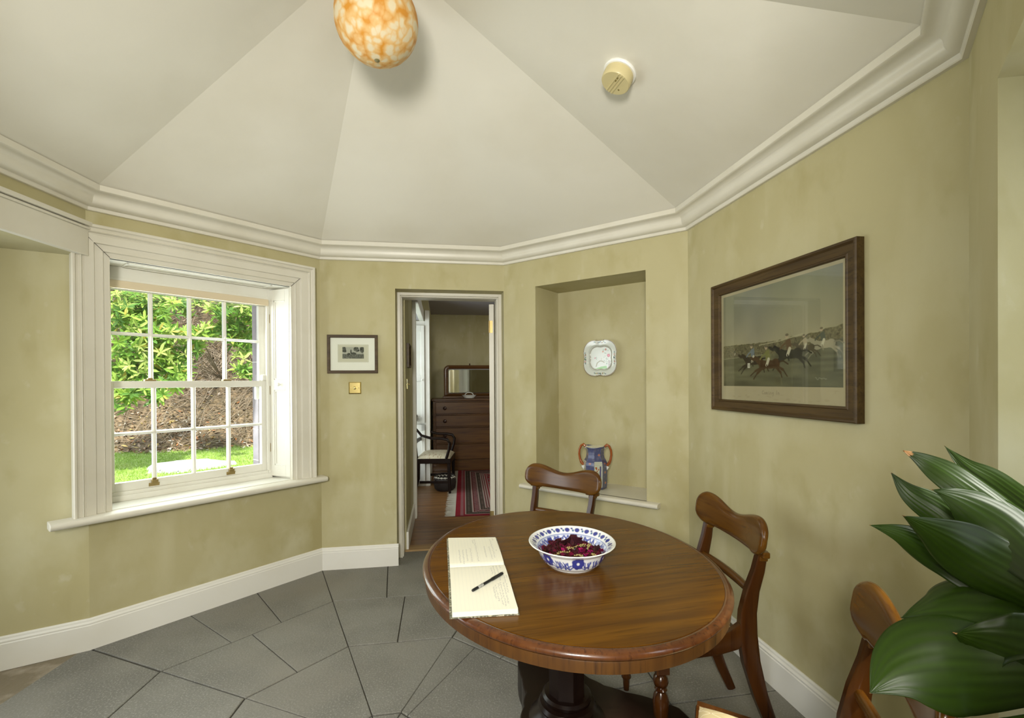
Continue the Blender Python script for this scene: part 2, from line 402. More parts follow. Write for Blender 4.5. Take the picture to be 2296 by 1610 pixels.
# skirting boards
BH = 0.158
def skprof(h=BH, t=0.018): return [(0, 0), (t, 0), (t, h - 0.034), (t - 0.003, h - 0.030), (t - 0.002, h - 0.022), (t - 0.008, h - 0.014), (t - 0.009, h - 0.006), (t - 0.013, h), (0, h)]
def onw(M, u, y=0.0): v = M @ Vector((u, y, 0)); return (v.x, v.y)
sweep([S0, A, B, onw(FBC, DU0 + 0.012)], skprof()).build('baseboard_left', M_skirt, kind='structure', smooth=25)
sweep([C, D, E, onw(FEF, RU0), onw(FEF, 0.12, 0.43)], skprof()).build('baseboard_right', M_skirt, kind='structure', smooth=25)
sweep([G, Z, S1], skprof()).build('baseboard_front', M_skirt, kind='structure', smooth=25)

# stone floor: slabs laid in courses parallel to each wall, meeting on the lines from the corners to the middle
slab = MB(); cen = Vector((-0.50, 1.72))
fl = MB(); fl.box(-3.0, 1.8, -2.1, 3.9, -0.05, -0.006)
RINGF = [Vector(p) for p in (A, B, C, D, E, F, G, Z)]
cuts = {0: [(0.345, 0.64), (0.46,), ()], 1: [(0.345,), (0.465,), ()], 2: [(0.52,), (0.60,), (0.30,)], 3: [(0.5,), (0.35,), (0.5,)], 4: [(0.4,), (0.6,), (0.5,)], 5: [(0.5,), (0.4,), (0.5,)], 6: [(0.5,), (0.6,), (0.5,)], 7: [(0.45,), (0.6,), (0.45,)]}
fr = [-0.02, 0.302, 0.607, 0.915, 1.0]
G2 = 0.0028
for i in range(8):
    P, Q = RINGF[i], RINGF[(i + 1) % 8]
    if i == 0: P = Vector((-2.155, 2.34))
    for c in range(4):
        f0, f1 = fr[c], fr[c + 1]
        cs = list(cuts[i][c]) if c < 3 else []
        us = [0] + cs + [1]
        for k in range(len(us) - 1):
            def pt(u, f): return (P + (Q - P) * u) * (1 - f) + cen * f
            q = [pt(us[k], f0), pt(us[k + 1], f0), pt(us[k + 1], f1), pt(us[k], f1)]
            if c == 3: q = [q[0], q[1], cen]
            m = sum(q, Vector((0, 0))) / len(q)
            sh = []
            for p in q:
                d = (m - p); L = d.length; sh.append(p + d / L * min(G2 * 1.6, L * 0.4))
            ch = [p + (m - p).normalized() * 0.004 for p in sh]
            nq = len(q); dz = random.Random(i * 17 + c * 5 + k).uniform(-0.0006, 0.0006)
            vs = [(p.x, p.y, -0.006) for p in sh] + [(p.x, p.y, -0.0022 + dz) for p in sh] + [(p.x, p.y, dz) for p in ch]
            fs = [(a, (a + 1) % nq, nq + (a + 1) % nq, nq + a) for a in range(nq)] + [(nq + a, nq + (a + 1) % nq, 2 * nq + (a + 1) % nq, 2 * nq + a) for a in range(nq)] + [tuple(range(2 * nq, 3 * nq))]
            fl.add(vs, fs, 1)
# slabs in the doorway, in the hall behind and in the right recess
def quadslab(q):
    m = sum((Vector(p) for p in q), Vector((0, 0))) / len(q)
    q = [Vector(p) + (m - Vector(p)).normalized() * 0.004 for p in q]
    nq = len(q); vs = [(p.x, p.y, -0.006) for p in q] + [(p.x, p.y, -0.0003) for p in q]
    fl.add(vs, [(a, (a + 1) % nq, nq + (a + 1) % nq, nq + a) for a in range(nq)] + [tuple(range(nq, 2 * nq))], 1)
quadslab([onw(FBC, DU0, -0.03), onw(FBC, DU1, -0.03), onw(FBC, DU1, 0.28), onw(FBC, DU0, 0.28)])
quadslab([onw(FEF, RU0, 0), onw(FEF, RU1, 0), onw(FEF, 1.25, 0.45), onw(FEF, 0.1, 0.45)])
for kx in range(4):
    for ky in range(3): quadslab([(-1.5 + kx * 0.62, 0.05 - ky * 0.7), (-0.88 + kx * 0.62, 0.05 - ky * 0.7), (-0.88 + kx * 0.62, -0.65 - ky * 0.7), (-1.5 + kx * 0.62, -0.65 - ky * 0.7)])
q = [(-2.160, 2.36), (-2.095, 0.93), (-2.70, 0.93), (-2.70, 2.36)]
fl.add([(x, y, -0.0015) for x, y in q], [(0, 1, 2, 3)], 2)
fl.build('floor', [M_mortar, M_slab, M_rough], kind='structure')

# hall behind the camera
hall = MB(); hall.box(-1.60, -1.50, -2.1, 0.06, 0, WT).box(1.0, 1.10, -2.1, 0.10, 0, WT).box(-1.6, 1.1, -2.15, -2.05, 0, WT)
hall.box(0.42, 1.0, 0.02, 0.10, 0, WT).box(-1.5, -1.02, -0.04, 0.04, 0, WT)
hall.build('wall_hall', M_wall, kind='structure')
MB().box(-1.6, 1.1, -2.15, 0.10, WT, WT + 0.08).build('ceiling_hall', M_ceil, kind='structure')

# boarded beam over the left recess
bb = MB(); L = LZA
bb.prism([(0.02, -0.001), (L + 0.010, -0.001), (L - 0.022, -0.032), (0.02, -0.032)], 1.996, 2.128)
bb.prism([(0.02, -0.001), (L + 0.012, -0.001), (L - 0.020, -0.040), (0.02, -0.040)], 2.128, 2.140)
bb.prism([(0.02, -0.001), (L + 0.012, -0.001), (L - 0.018, -0.050), (0.02, -0.050)], 2.144, 2.165)
bb.build('trim_2', M_white, M=FZA, kind='structure', bevel=0.003)

# ------------------------------------------------------------------ sash window (window_1)
win = thing('window_1', None, None, FAB, kind='structure')
AU0, AU1, AI0, AI1, AZ0, AZ1, AZI = -0.062, 1.190, 0.090, 1.036, 0.684, 2.160, 2.008
# moulded architrave: profile from outer edge (w=0) to inner edge (w=1): (w, projection)
ap = [(0, 0.0), (0, 0.048), (0.035, 0.052), (0.09, 0.050), (0.12, 0.040), (0.17, 0.036), (0.22, 0.040), (0.25, 0.046), (0.28, 0.032), (0.31, 0.030), (0.33, 0.034), (0.58, 0.028), (0.60, 0.018), (0.64, 0.016), (0.80, 0.014), (0.82, 0.022), (0.84, 0.012), (0.97, 0.008), (1.0, 0.012), (1.0, -0.02), (0.9, -0.02), (0.0, -0.001)]
am = MB(); rows = []
wd = 0.152
for pth in ('bl', 'tl', 'tr', 'br'):
    r = []
    for wv, pr in ap:
        dx = wv * wd
        x = AU0 + dx if pth in ('bl', 'tl') else AU1 - dx * (AU1 - AI1) / wd
        z = AZ0 if pth[0] == 'b' else AZ1 - dx
        r.append((x, -pr, z))
    rows.append(r)
n = len(ap); vs = [p for r in rows for p in r]
fs = [(a * n + j, a * n + (j + 1) % n, (a + 1) * n + (j + 1) % n, (a + 1) * n + j) for a in range(3) for j in range(n)] + [tuple(range(n)), tuple(range(3 * n, 4 * n))[::-1]]
am.add(vs, fs).build('architrave', M_white, win, smooth=20)
gp = MB(); gp.tube([(AI0 - 0.15 * 0.60, -0.0325, AZI + 0.15 * 0.60 + 0.0), (AI0 + 0.001, -0.013, AZI + 0.001)], 0.0012, 5)
gp.tube([(AI1 + 0.15 * 0.40, -0.0185, AZI + 0.15 * 0.42), (AI1 - 0.001, -0.013, AZI + 0.001)], 0.0014, 5)
gp.build('mitre_gap', M_hole, win)
# lining: soffit with sunk panel, left reveal, right reveal behind the shutter
ln = MB()
ln.prism([(0.06, -0.0), (AI1 + 0.02, -0.0), (1.03, 0.235), (0.04, 0.235)], AZI, AZI + 0.03)
ln.prism([(AI0 - 0.03, 0), (AI0, 0), (0.075, 0.235), (0.045, 0.235)], 0.66, AZI)
ln.prism([(AI1 + 0.012, 0), (1.058, 0), (1.058, 0.26), (0.998, 0.26)], 0.66, AZI)
ln.build('reveal_lining', M_white2, win, bevel=0.002)
sp = MB()
for (x0, x1, y0, y1) in ((0.17, 0.93, 0.035, 0.045), (0.17, 0.93, 0.150, 0.160), (0.17, 0.18, 0.035, 0.160), (0.92, 0.93, 0.035, 0.160)):
    sp.box(x0, x1, y0, y1, AZI - 0.006, AZI)
sp.build('soffit_panel', M_white2, win, bevel=0.002)
# box frame
fb = MB(); FY0, FY1 = 0.185, 0.30
fb.box(0.04, 0.10, FY0, FY1, 0.70, AZI); fb.box(0.965, 1.06, FY0, FY1, 0.70, AZI)
fb.box(0.10, 0.965, FY0, FY1, 1.925, AZI); fb.box(0.10, 0.965, FY0 + 0.004, FY1, 0.700, 0.742)
fb.box(0.10, 0.965, FY0 - 0.012, FY0 + 0.01, 1.925, 1.945); fb.box(0.955, 0.972, FY0 - 0.006, FY0 + 0.01, 0.742, 1.925)
fb.box(0.05, 0.985, FY0 - 0.010, FY0 + 0.004, 0.690, 0.722)
fb.build('window_frame', M_white2, win, bevel=0.002)
def sash(name, y, z0, z1, u0, u1, st, rt_, rb, midz, us):
    m = MB(); t = 0.036
    m.box(u0, u0 + st, y, y + t, z0, z1); m.box(u1 - st, u1, y, y + t, z0, z1)
    m.box(u0 + st, u1 - st, y, y + t, z1 - rt_, z1); m.box(u0 + st, u1 - st, y, y + t, z0, z0 + rb)
    for u in us: m.prism([(u - 0.010, y + 0.012), (u - 0.004, y + 0.001), (u + 0.004, y + 0.001), (u + 0.010, y + 0.012), (u + 0.010, y + t - 0.003), (u - 0.010, y + t - 0.003)], z0 + rb, z1 - rt_)
    a, b = u0 + st, u1 - st
    m.add([(x, yy, midz + zz) for x in (a, b) for yy, zz in ((y + 0.012, -0.009), (y + 0.001, -0.003), (y + 0.001, 0.003), (y + 0.012, 0.009), (y + t - 0.003, 0.009), (y + t - 0.003, -0.009))], [(j, (j + 1) % 6, 6 + (j + 1) % 6, 6 + j) for j in range(6)] + [tuple(range(6)), tuple(range(6, 12))[::-1]])
    o = m.build(name, M_white2, win, bevel=0.0015)
    MB().box(u0 + st - 0.002, u1 - st + 0.002, y + 0.018, y + 0.022, z0 + rb - 0.002, z1 - rt_ + 0.002).build('pane', M_glass, o)
    return o
up_s = sash('upper_sash', 0.238, 1.325, 1.925, 0.100, 0.965, 0.038, 0.035, 0.036, 1.640, (0.322, 0.520, 0.718))
lo_s = sash('lower_sash', 0.198, 0.742, 1.366, 0.100, 0.965, 0.040, 0.040, 0.048, 1.065, (0.325, 0.526, 0.724))
hn = MB(); hn.prism([(0.930, 0.190), (0.965, 0.190), (0.965, 0.236), (0.930, 0.236)], 1.366, 1.410); hn.build('sash_horn', M_white2, lo_s, bevel=0.010, seg=3)
hn = MB(); hn.prism([(0.905, 0.240), (0.930, 0.240), (0.930, 0.27), (0.905, 0.27)], 1.235, 1.325); hn.build('sash_horn', M_white2, up_s, bevel=0.008, seg=3)
for u in (0.318, 0.728):
    lf = MB(); y = 0.198
    lf.prism([(u - 0.026, y), (u + 0.026, y), (u + 0.026, y - 0.003), (u - 0.026, y - 0.003)], 0.748, 0.768)
    lf.box(u - 0.022, u + 0.022, y - 0.020, y, 0.764, 0.769); lf.box(u - 0.015, u + 0.015, y - 0.022, y - 0.004, 0.769, 0.788); lf.box(u - 0.010, u + 0.010, y - 0.014, y, 0.788, 0.797)
    lf.build('sash_lift', M_oldbrass, lo_s, bevel=0.002)
fc = MB(); fc.box(0.28, 0.335, 0.20, 0.235, 1.366, 1.376); fc.box(0.295, 0.32, 0.205, 0.23, 1.376, 1.384); fc.build('sash_fastener', M_oldbrass, lo_s, bevel=0.002)
fc = MB(); fc.box(0.69, 0.74, 0.20, 0.235, 1.366, 1.376); fc.build('sash_fastener', M_oldbrass, lo_s, bevel=0.002)
# folded panelled shutter in the right reveal
sh = thing('shutter', None, None); sh.parent = win
P0, P1 = Vector((0.978, 0.186)), Vector((AI1 + 0.004, -0.004)); L = (P1 - P0).length; a = atan2(P1.y - P0.y, P1.x - P0.x)
sh.matrix_local = Matrix.Translation((P0.x, P0.y, 0)) @ Matrix.Rotation(a, 4, 'Z')
sl = L - 0.022
bd = MB()
z0, z1 = 0.702, AZI - 0.010
bd.box(0.0, 0.034, -0.0, 0.028, z0, z1); bd.box(sl - 0.040, sl, 0, 0.028, z0, z1)
for (a0, a1) in ((z0, z0 + 0.075), (1.300, 1.372), (z1 - 0.075, z1)): bd.box(0.034, sl - 0.040, 0, 0.028, a0, a1)
bd.build('shutter_leaf', M_white2, sh, bevel=0.002)
pn = MB()
for (a0, a1) in ((z0 + 0.075, 1.300), (1.372, z1 - 0.075)):
    pn.box(0.034, sl - 0.040, 0.010, 0.024, a0, a1); 
    x0, x1 = 0.034, sl - 0.040
    for b_ in ((x0, x0 + 0.010, a0, a1), (x1 - 0.010, x1, a0, a1), (x0, x1, a0, a0 + 0.010), (x0, x1, a1 - 0.010, a1)): pn.box(b_[0], b_[1], 0.004, 0.012, b_[2], b_[3])
pn.build('shutter_panel', M_white2, sh, bevel=0.002)
MB().box(sl + 0.001, L - 0.002, 0.006, 0.026, z0, z1).build('shutter_gap', M_hole, sh)
kb = MB().lathe([(0.004, 0), (0.004, 0.008), (0.011, 0.013), (0.013, 0.020), (0.008, 0.027), (0.001, 0.028)], 20, axis='y'); kb.v = [(x + 0.095, -y, z + 1.34) for x, y, z in kb.v]
kb.build('shutter_knob', M_white2, sh, smooth=40)
hg = MB()
for z in (1.80, 1.30, 0.90): hg.box(-0.004, 0.002, -0.003, 0.004, z - 0.03, z + 0.03)
hg.build('hinge', M_oldbrass, sh)
sd = MB()
sd.box(0.05, 1.05, -0.0, 0.22, 0.655, 0.690); 
sd.build('inner_sill', M_white2, win)
sd = MB(); pr = [(0.002, 0.648), (-0.060, 0.648), (-0.080, 0.651), (-0.088, 0.658), (-0.091, 0.668), (-0.088, 0.678), (-0.080, 0.684), (0.002, 0.687)]
x0, x1 = -0.150, 1.252
sd.add([(x, y, z) for x in (x0, x1) for y, z in pr], [(j, (j + 1) % 8, 8 + (j + 1) % 8, 8 + j) for j in range(8)] + [tuple(range(8)), tuple(range(8, 16))[::-1]])
sd.build('sill_board', M_white, win, smooth=50, bevel=0.004, seg=3)
# roller blind, almost fully up
bl = MB().box(0.070, 0.962, 0.158, 0.176, 1.884, 1.928)
M_blind = pmat('cream_blind_fabric', (0.66, 0.56, 0.40), 0.7)
o = bl.build('roller_blind', M_blind, M=FAB, bevel=0.004); tag(o, 'cream roller blind wound up at the top of the sash window', 'blind')
# outer stone jambs and sill of the window
M_stone = pmat('mauve_dressed_stone', (0.30, 0.265, 0.285), 0.85, var=[(s3(6), (0.20, 0.18, 0.20), 0.42, 0.7, 5)], bump=(s3(40), 0.4, 0.01))
st = MB(); st.box(0.945, 1.20, 0.302, 0.395, 0.2, 2.3); st.box(-0.15, 0.08, 0.302, 0.395, 0.2, 2.3); st.box(0.08, 0.945, 0.302, 0.42, 0.50, 0.70); st.box(0.08, 0.945, 0.302, 0.395, 1.96, 2.3)
st.build('trim_3', M_stone, M=FAB, kind='structure', bevel=0.004)
mj = MB()
for z in (1.02, 1.50, 0.80): mj.box(0.9442, 0.946, 0.303, 0.396, z - 0.003, z + 0.003)
mj.build('trim_6', pmat('pale_mortar', (0.55, 0.53, 0.50), 0.9), M=FAB, kind='structure')

# ------------------------------------------------------------------ doorway (door_1) and the room beyond
door = thing('door_1', None, None, FBC, kind='structure')
fy = 0.135
df = MB()
for (y0, y1, a) in ((fy, fy + 0.02, 0.0), (fy + 0.02, 0.27, 0.014)):
    df.box(DU0 + 0.0, DU0 + 0.022 + a, y0, y1, 0, DZ); df.box(DU1 - 0.026 - a, DU1, y0, y1, 0, DZ); df.box(DU0 + 0.022 + a, DU1 - 0.026 - a, y0, y1, DZ - 0.022 - a, DZ)
df.tube([(DU0 + 0.026, fy - 0.001, 0), (DU0 + 0.026, fy - 0.001, DZ - 0.03)], 0.004, 8)
df.tube([(DU1 - 0.030, fy - 0.001, 0), (DU1 - 0.030, fy - 0.001, DZ - 0.03)], 0.004, 8)
df.tube([(DU0 + 0.026, fy - 0.001, DZ - 0.03), (DU1 - 0.030, fy - 0.001, DZ - 0.03)], 0.006, 8, up=(0, 1, 0))
df.build('door_frame', M_white, door, bevel=0.002)
# open leaf, seen on its hinge edge
lf = thing('door_leaf', None, None); lf.parent = door
lf.matrix_local = Matrix.Translation((DU1 - 0.046, 0.275, 0)) @ Matrix.Rotation(radians(78), 4, 'Z')
m = MB(); m.box(0, 0.74, 0, 0.040, 0.012, 1.985); m.build('leaf', M_white, lf, bevel=0.002)
m = MB()
for (a0, a1) in ((0.2, 0.85), (1.0, 1.85)):
    for (b0, b1) in ((0.09, 0.34), (0.41, 0.66)): m.box(b0, b1, 0.038, 0.044, a0, a1)
m.build('raised_panel', M_white, lf, bevel=0.004)
for z in (1.80, 0.235):
    hm = MB().box(-0.002, 0.0, 0.010, 0.036, z - 0.05, z + 0.05); hm.tube([(-0.003, 0.038, z - 0.05), (-0.003, 0.038, z + 0.05)], 0.005, 10)
    hm.build('hinge', M_oldbrass, lf)
# threshold + boards
MB().box(DU0 + 0.03, DU1 - 0.03, 0.255, 0.37, -0.004, 0.012).build('trim_4', M_pine, M=FBC, kind='structure', bevel=0.003)
nb = MB(); y = 0.372; kk = 0
while y < 4.1:
    nb.box(0.33, 3.2, y, y + 0.137, -0.02, 0.0015 + 0.0005 * (kk % 2)); y += 0.14; kk += 1
nb.box(0.33, 3.2, 0.36, 4.1, -0.03, -0.012)
nb.build('floor_boards', M_boards, M=FBC, kind='structure')
# passage reveal wall + room shell; window recess in its left wall
LU = 0.575
r = MB()
r.box(LU - 0.03 - 0.25, LU, 0.275, 1.20, 0, 2.45)             # wall beside the doorway
r.box(LU - 0.25, LU + 0.115, 2.60, 4.10, 0, 2.45)
r.box(LU - 0.25, LU + 0.04, 1.20, 2.62, 2.16, 2.45)
r.prism([(LU - 0.5, 4.05), (3.2, 4.05), (3.2, 4.2), (LU - 0.5, 4.2)], 0, 2.45)
r.box(3.0, 3.2, 0.25, 4.05, 0, 2.45); r.box(DU1 + 0.12, 3.2, 0.255, 0.36, 0, 2.45)
r.prism([(LU - 0.36, 1.20), (LU, 1.20), (LU - 0.25, 1.28), (LU - 0.36, 1.28)], 0, 2.16)
r.build('wall_far_room', M_wall, M=FBC, kind='structure')
MB().box(0.2, 3.2, 0.25, 4.2, 2.44, 2.5).box(0.2, LU + 0.05, 1.1, 2.8, 2.15, 2.17).build('ceiling_far_room', pmat('lilac_ceiling', (0.36, 0.34, 0.37), 0.8), M=FBC, kind='structure')
MB().box(LU - 0.001, LU + 0.018, 0.275, 1.16, 0, 0.15).box(LU + 0.115, LU + 0.133, 2.67, 4.05, 0, 0.15).build('baseboard_far_room', M_skirt, M=FBC, kind='structure', bevel=0.004)
fw = thing('window_2', None, None, FBC, kind='structure')
m = MB(); m.box(LU - 0.0, LU + 0.035, 1.14, 1.24, 0.0, 2.20); m.box(LU + 0.072, LU + 0.130, 2.572, 2.66, 0.0, 2.28); m.box(LU + 0.0, LU + 0.06, 1.14, 2.72, 2.14, 2.28)
m.build('architrave', M_white2, fw, bevel=0.006)
m = MB(); x0, x1 = LU - 0.22, LU + 0.070
m.box(x0, x1, 2.585, 2.599, 0.0, 2.14); m.build('reveal_lining', M_white2, fw)
sh2 = thing('shutter', None, None); sh2.parent = fw
m = MB(); y0, y1 = 2.548, 2.584
m.box(x0, x0 + 0.05, y0, y1, 0.82, 2.08); m.box(x1 - 0.05, x1 - 0.006, y0, y1, 0.82, 2.08)
for (a0, a1) in ((0.82, 0.90), (1.36, 1.44), (2.0, 2.08)): m.box(x0 + 0.05, x1 - 0.05, y0, y1, a0, a1)
m.box(x0 + 0.04, x1 - 0.04, y0 + 0.015, y1, 0.85, 2.05)
m.box(x0, x1 - 0.006, y0, y1, 0.05, 0.30); m.box(x0, x0 + 0.05, y0, y1, 0.30, 0.80); m.box(x1 - 0.05, x1 - 0.006, y0, y1, 0.3, 0.80); m.box(x0, x1 - 0.006, y0, y1, 0.72, 0.80); m.box(x0 + 0.04, x1 - 0.04, y0 + 0.015, y1, 0.28, 0.75)
m.build('shutter_leaf', M_white2, sh2, bevel=0.003)
kb = MB().lathe([(0.005, 0), (0.005, 0.010), (0.014, 0.016), (0.014, 0.026), (0.004, 0.032)], 16, axis='y'); kb.v = [(x + x1 - 0.035, y0 - y, z + 1.38) for x, y, z in kb.v]
kb.build('shutter_knob', M_white2, sh2, smooth=40)
m = MB(); m.box(LU - 0.255, LU - 0.225, 1.22, 2.60, 0, 0.35); m.box(LU - 0.255, LU - 0.225, 1.22, 1.27, 0.35, 2.15); m.box(LU - 0.255, LU - 0.225, 2.54, 2.60, 0.35, 2.15); m.box(LU - 0.255, LU - 0.225, 1.27, 2.54, 1.24, 1.30)
m.build('sash_frame', M_white2, fw); MB().box(LU - 0.246, LU - 0.243, 1.27, 2.54, 0.35, 2.15).build('pane', M_glass, fw)
p0 = FBC @ Vector((LU - 0.75, 1.75, 1.35)); p1 = FBC @ Vector((1.9, 2.3, 0.9))
area('far_room_daylight', p0, p1, 1.0, 1.5, 20, (0.90, 0.97, 1.0))
p0 = FBC @ Vector((2.6, 1.3, 2.3)); p1 = FBC @ Vector((1.3, 3.6, 1.0)); area('far_room_light', p0, p1, 0.5, 0.5, 13, WARM)

# niche sill
ns = MB(); ns.box(NU0 + 0.001, NU1 - 0.001, -0.01, ND, NZ0 - 0.028, NZ0)
pr = [(0.0, NZ0 - 0.030), (-0.048, NZ0 - 0.030), (-0.058, NZ0 - 0.026), (-0.063, NZ0 - 0.015), (-0.058, NZ0 - 0.004), (-0.048, NZ0), (0.0, NZ0)]
x0, x1 = 0.168, 1.186
ns.add([(x, y, z) for x in (x0, x1) for y, z in pr], [(j, (j + 1) % 7, 7 + (j + 1) % 7, 7 + j) for j in range(7)] + [tuple(range(7)), tuple(range(7, 14))[::-1]])
ns.build('trim_5', M_white, M=FCD, kind='structure', smooth=50)
# glazed doors/windows of the recesses beside and behind the camera
m = MB()
m.box(-2.70, -2.66, 1.05, 1.15, 0.25, 2.0).box(-2.70, -2.66, 2.05, 2.15, 0.25, 2.0).box(-2.70, -2.66, 1.15, 2.05, 1.10, 1.15).box(-2.70, -2.66, 1.15, 2.05, 1.94, 2.0).box(-2.69, -2.67, 1.59, 1.61, 0.25, 1.94)
w3 = thing('window_3', None, None, None, kind='structure'); m.build('sash_frame', M_white2, w3); MB().box(-2.685, -2.68, 1.15, 2.05, 0.25, 1.94).build('pane', M_glass, w3)
w4 = thing('window_4', None, None, FEF, kind='structure')
MB().box(0.50, 0.54, 0.46, 0.49, 0.75, 2.0).box(0.82, 0.86, 0.46, 0.49, 0.75, 2.0).box(0.54, 0.82, 0.46, 0.49, 1.35, 1.39).box(0.54, 0.82, 0.46, 0.49, 0.75, 0.79).box(0.54, 0.82, 0.46, 0.49, 1.95, 2.0).build('sash_frame', M_white2, w4)
MB().box(0.54, 0.82, 0.473, 0.477, 0.79, 1.95).build('pane', M_glass, w4)

# ================================================================== TABLE
TC = (0.185, 1.603); TR = degt = math.degrees(atan2(-0.974, 0.228))
tb = thing('pedestal_table', 'oval polished mahogany pedestal table with moulded edge, set with a notebook and a bowl', 'table', at(TC[0], TC[1], 0, TR))
a_, b_ = 0.583, 0.492
TT = 0.74
mb = MB(); mb.lathe([(-0.55, TT), (-0.32, TT), (-0.040, TT)], 120, off=(a_, b_), cap=False)
# single flat top disc
mb = MB(); ring = [((a_ - 0.025) * cos(2 * pi * k / 120), (b_ - 0.025) * sin(2 * pi * k / 120)) for k in range(120)]
mb.prism(ring, TT - 0.022, TT)
mb.build('tabletop', M_table, tb)
mb = MB(); pr = [(-0.10, TT - 0.0225), (-0.0255, TT - 0.0225), (-0.0255, TT - 0.0015), (-0.0245, TT - 0.0022), (-0.0225, TT - 0.0006), (-0.017, TT - 0.0002), (-0.009, TT - 0.002), (-0.003, TT - 0.006), (0.0, TT - 0.011), (0.0, TT - 0.014), (-0.003, TT - 0.019), (-0.008, TT - 0.0225), (-0.10, TT - 0.0235)]
mb.lathe(pr, 120, off=(a_, b_), cap=False).build('edge_moulding', wood('reddish_edge', (0.100, 0.034, 0.009), (0.070, 0.022, 0.007), (0.04, 0.013, 0.005), 0.26, 0.5, 2, 2), tb, smooth=50)
mb = MB(); mb.lathe([(-0.10, TT - 0.0237), (-0.008, TT - 0.0237), (-0.007, TT - 0.027), (-0.008, TT - 0.053), (-0.014, TT - 0.056), (-0.10, TT - 0.056)], 120, off=(a_, b_), cap=True)
mb.build('frieze', M_table_edge, tb, smooth=40)
cm_ = MB(); prof_c = [(0.085, TT - 0.057), (0.078, 0.60), (0.070, 0.50), (0.066, 0.40), (0.064, 0.30), (0.066, 0.262)]
cm_.lathe(prof_c, 8); cm_.box(-0.28, 0.28, -0.05, 0.05, TT - 0.085, TT - 0.0562); cm_.box(-0.05, 0.05, -0.24, 0.24, TT - 0.085, TT - 0.0562)
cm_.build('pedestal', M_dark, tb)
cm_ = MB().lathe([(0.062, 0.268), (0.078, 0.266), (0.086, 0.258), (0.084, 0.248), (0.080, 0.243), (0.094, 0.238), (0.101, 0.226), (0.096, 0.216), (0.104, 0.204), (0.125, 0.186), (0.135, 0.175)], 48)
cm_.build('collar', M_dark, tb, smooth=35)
def trefoil(th):      # world-angle based outline radius of the platform base
    keys = [(-10, .40), (-2, .43), (6, .41), (14, .35), (28, .27), (45, .235), (62, .24), (80, .29), (95, .38), (104, .43), (112, .42), (118, .36), (126, .26), (138, .19), (160, .16), (185, .165), (205, .21), (222, .32), (232, .42), (240, .43), (248, .41), (256, .33), (275, .22), (300, .19), (325, .23), (340, .31), (350, .40)]
    th = (math.degrees(th) + 10) % 360 - 10
    for (a0, r0), (a1, r1) in zip(keys, keys[1:]):
        if a0 <= th <= a1: return r0 + (r1 - r0) * (th - a0) / (a1 - a0)
    return 0.4
pb = MB(); N = 144; rt_ = radians(TR)
pts = [(trefoil(2 * pi * k / N + rt_) * cos(2 * pi * k / N), trefoil(2 * pi * k / N + rt_) * sin(2 * pi * k / N)) for k in range(N)]
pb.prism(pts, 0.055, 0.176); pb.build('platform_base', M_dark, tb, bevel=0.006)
for d in (-2, 106, 236):
    f = MB().lathe([(0.02, 0), (0.036, 0.006), (0.040, 0.025), (0.034, 0.045), (0.028, 0.0555)], 24)
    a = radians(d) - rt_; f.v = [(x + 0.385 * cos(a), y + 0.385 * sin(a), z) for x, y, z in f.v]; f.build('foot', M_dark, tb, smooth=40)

# ------------------------------------------------------------------ open visitors' book
def bookpt(px, py): return (px, py)
M_paper = pmat('paper_painted', (1, 1, 1), 0.75, attr=True, spec=0.2)
nbk = thing('open_book', 'open landscape notebook with faint handwriting, lying at the left edge of the oval table', 'notebook', at(0, 0, TT))
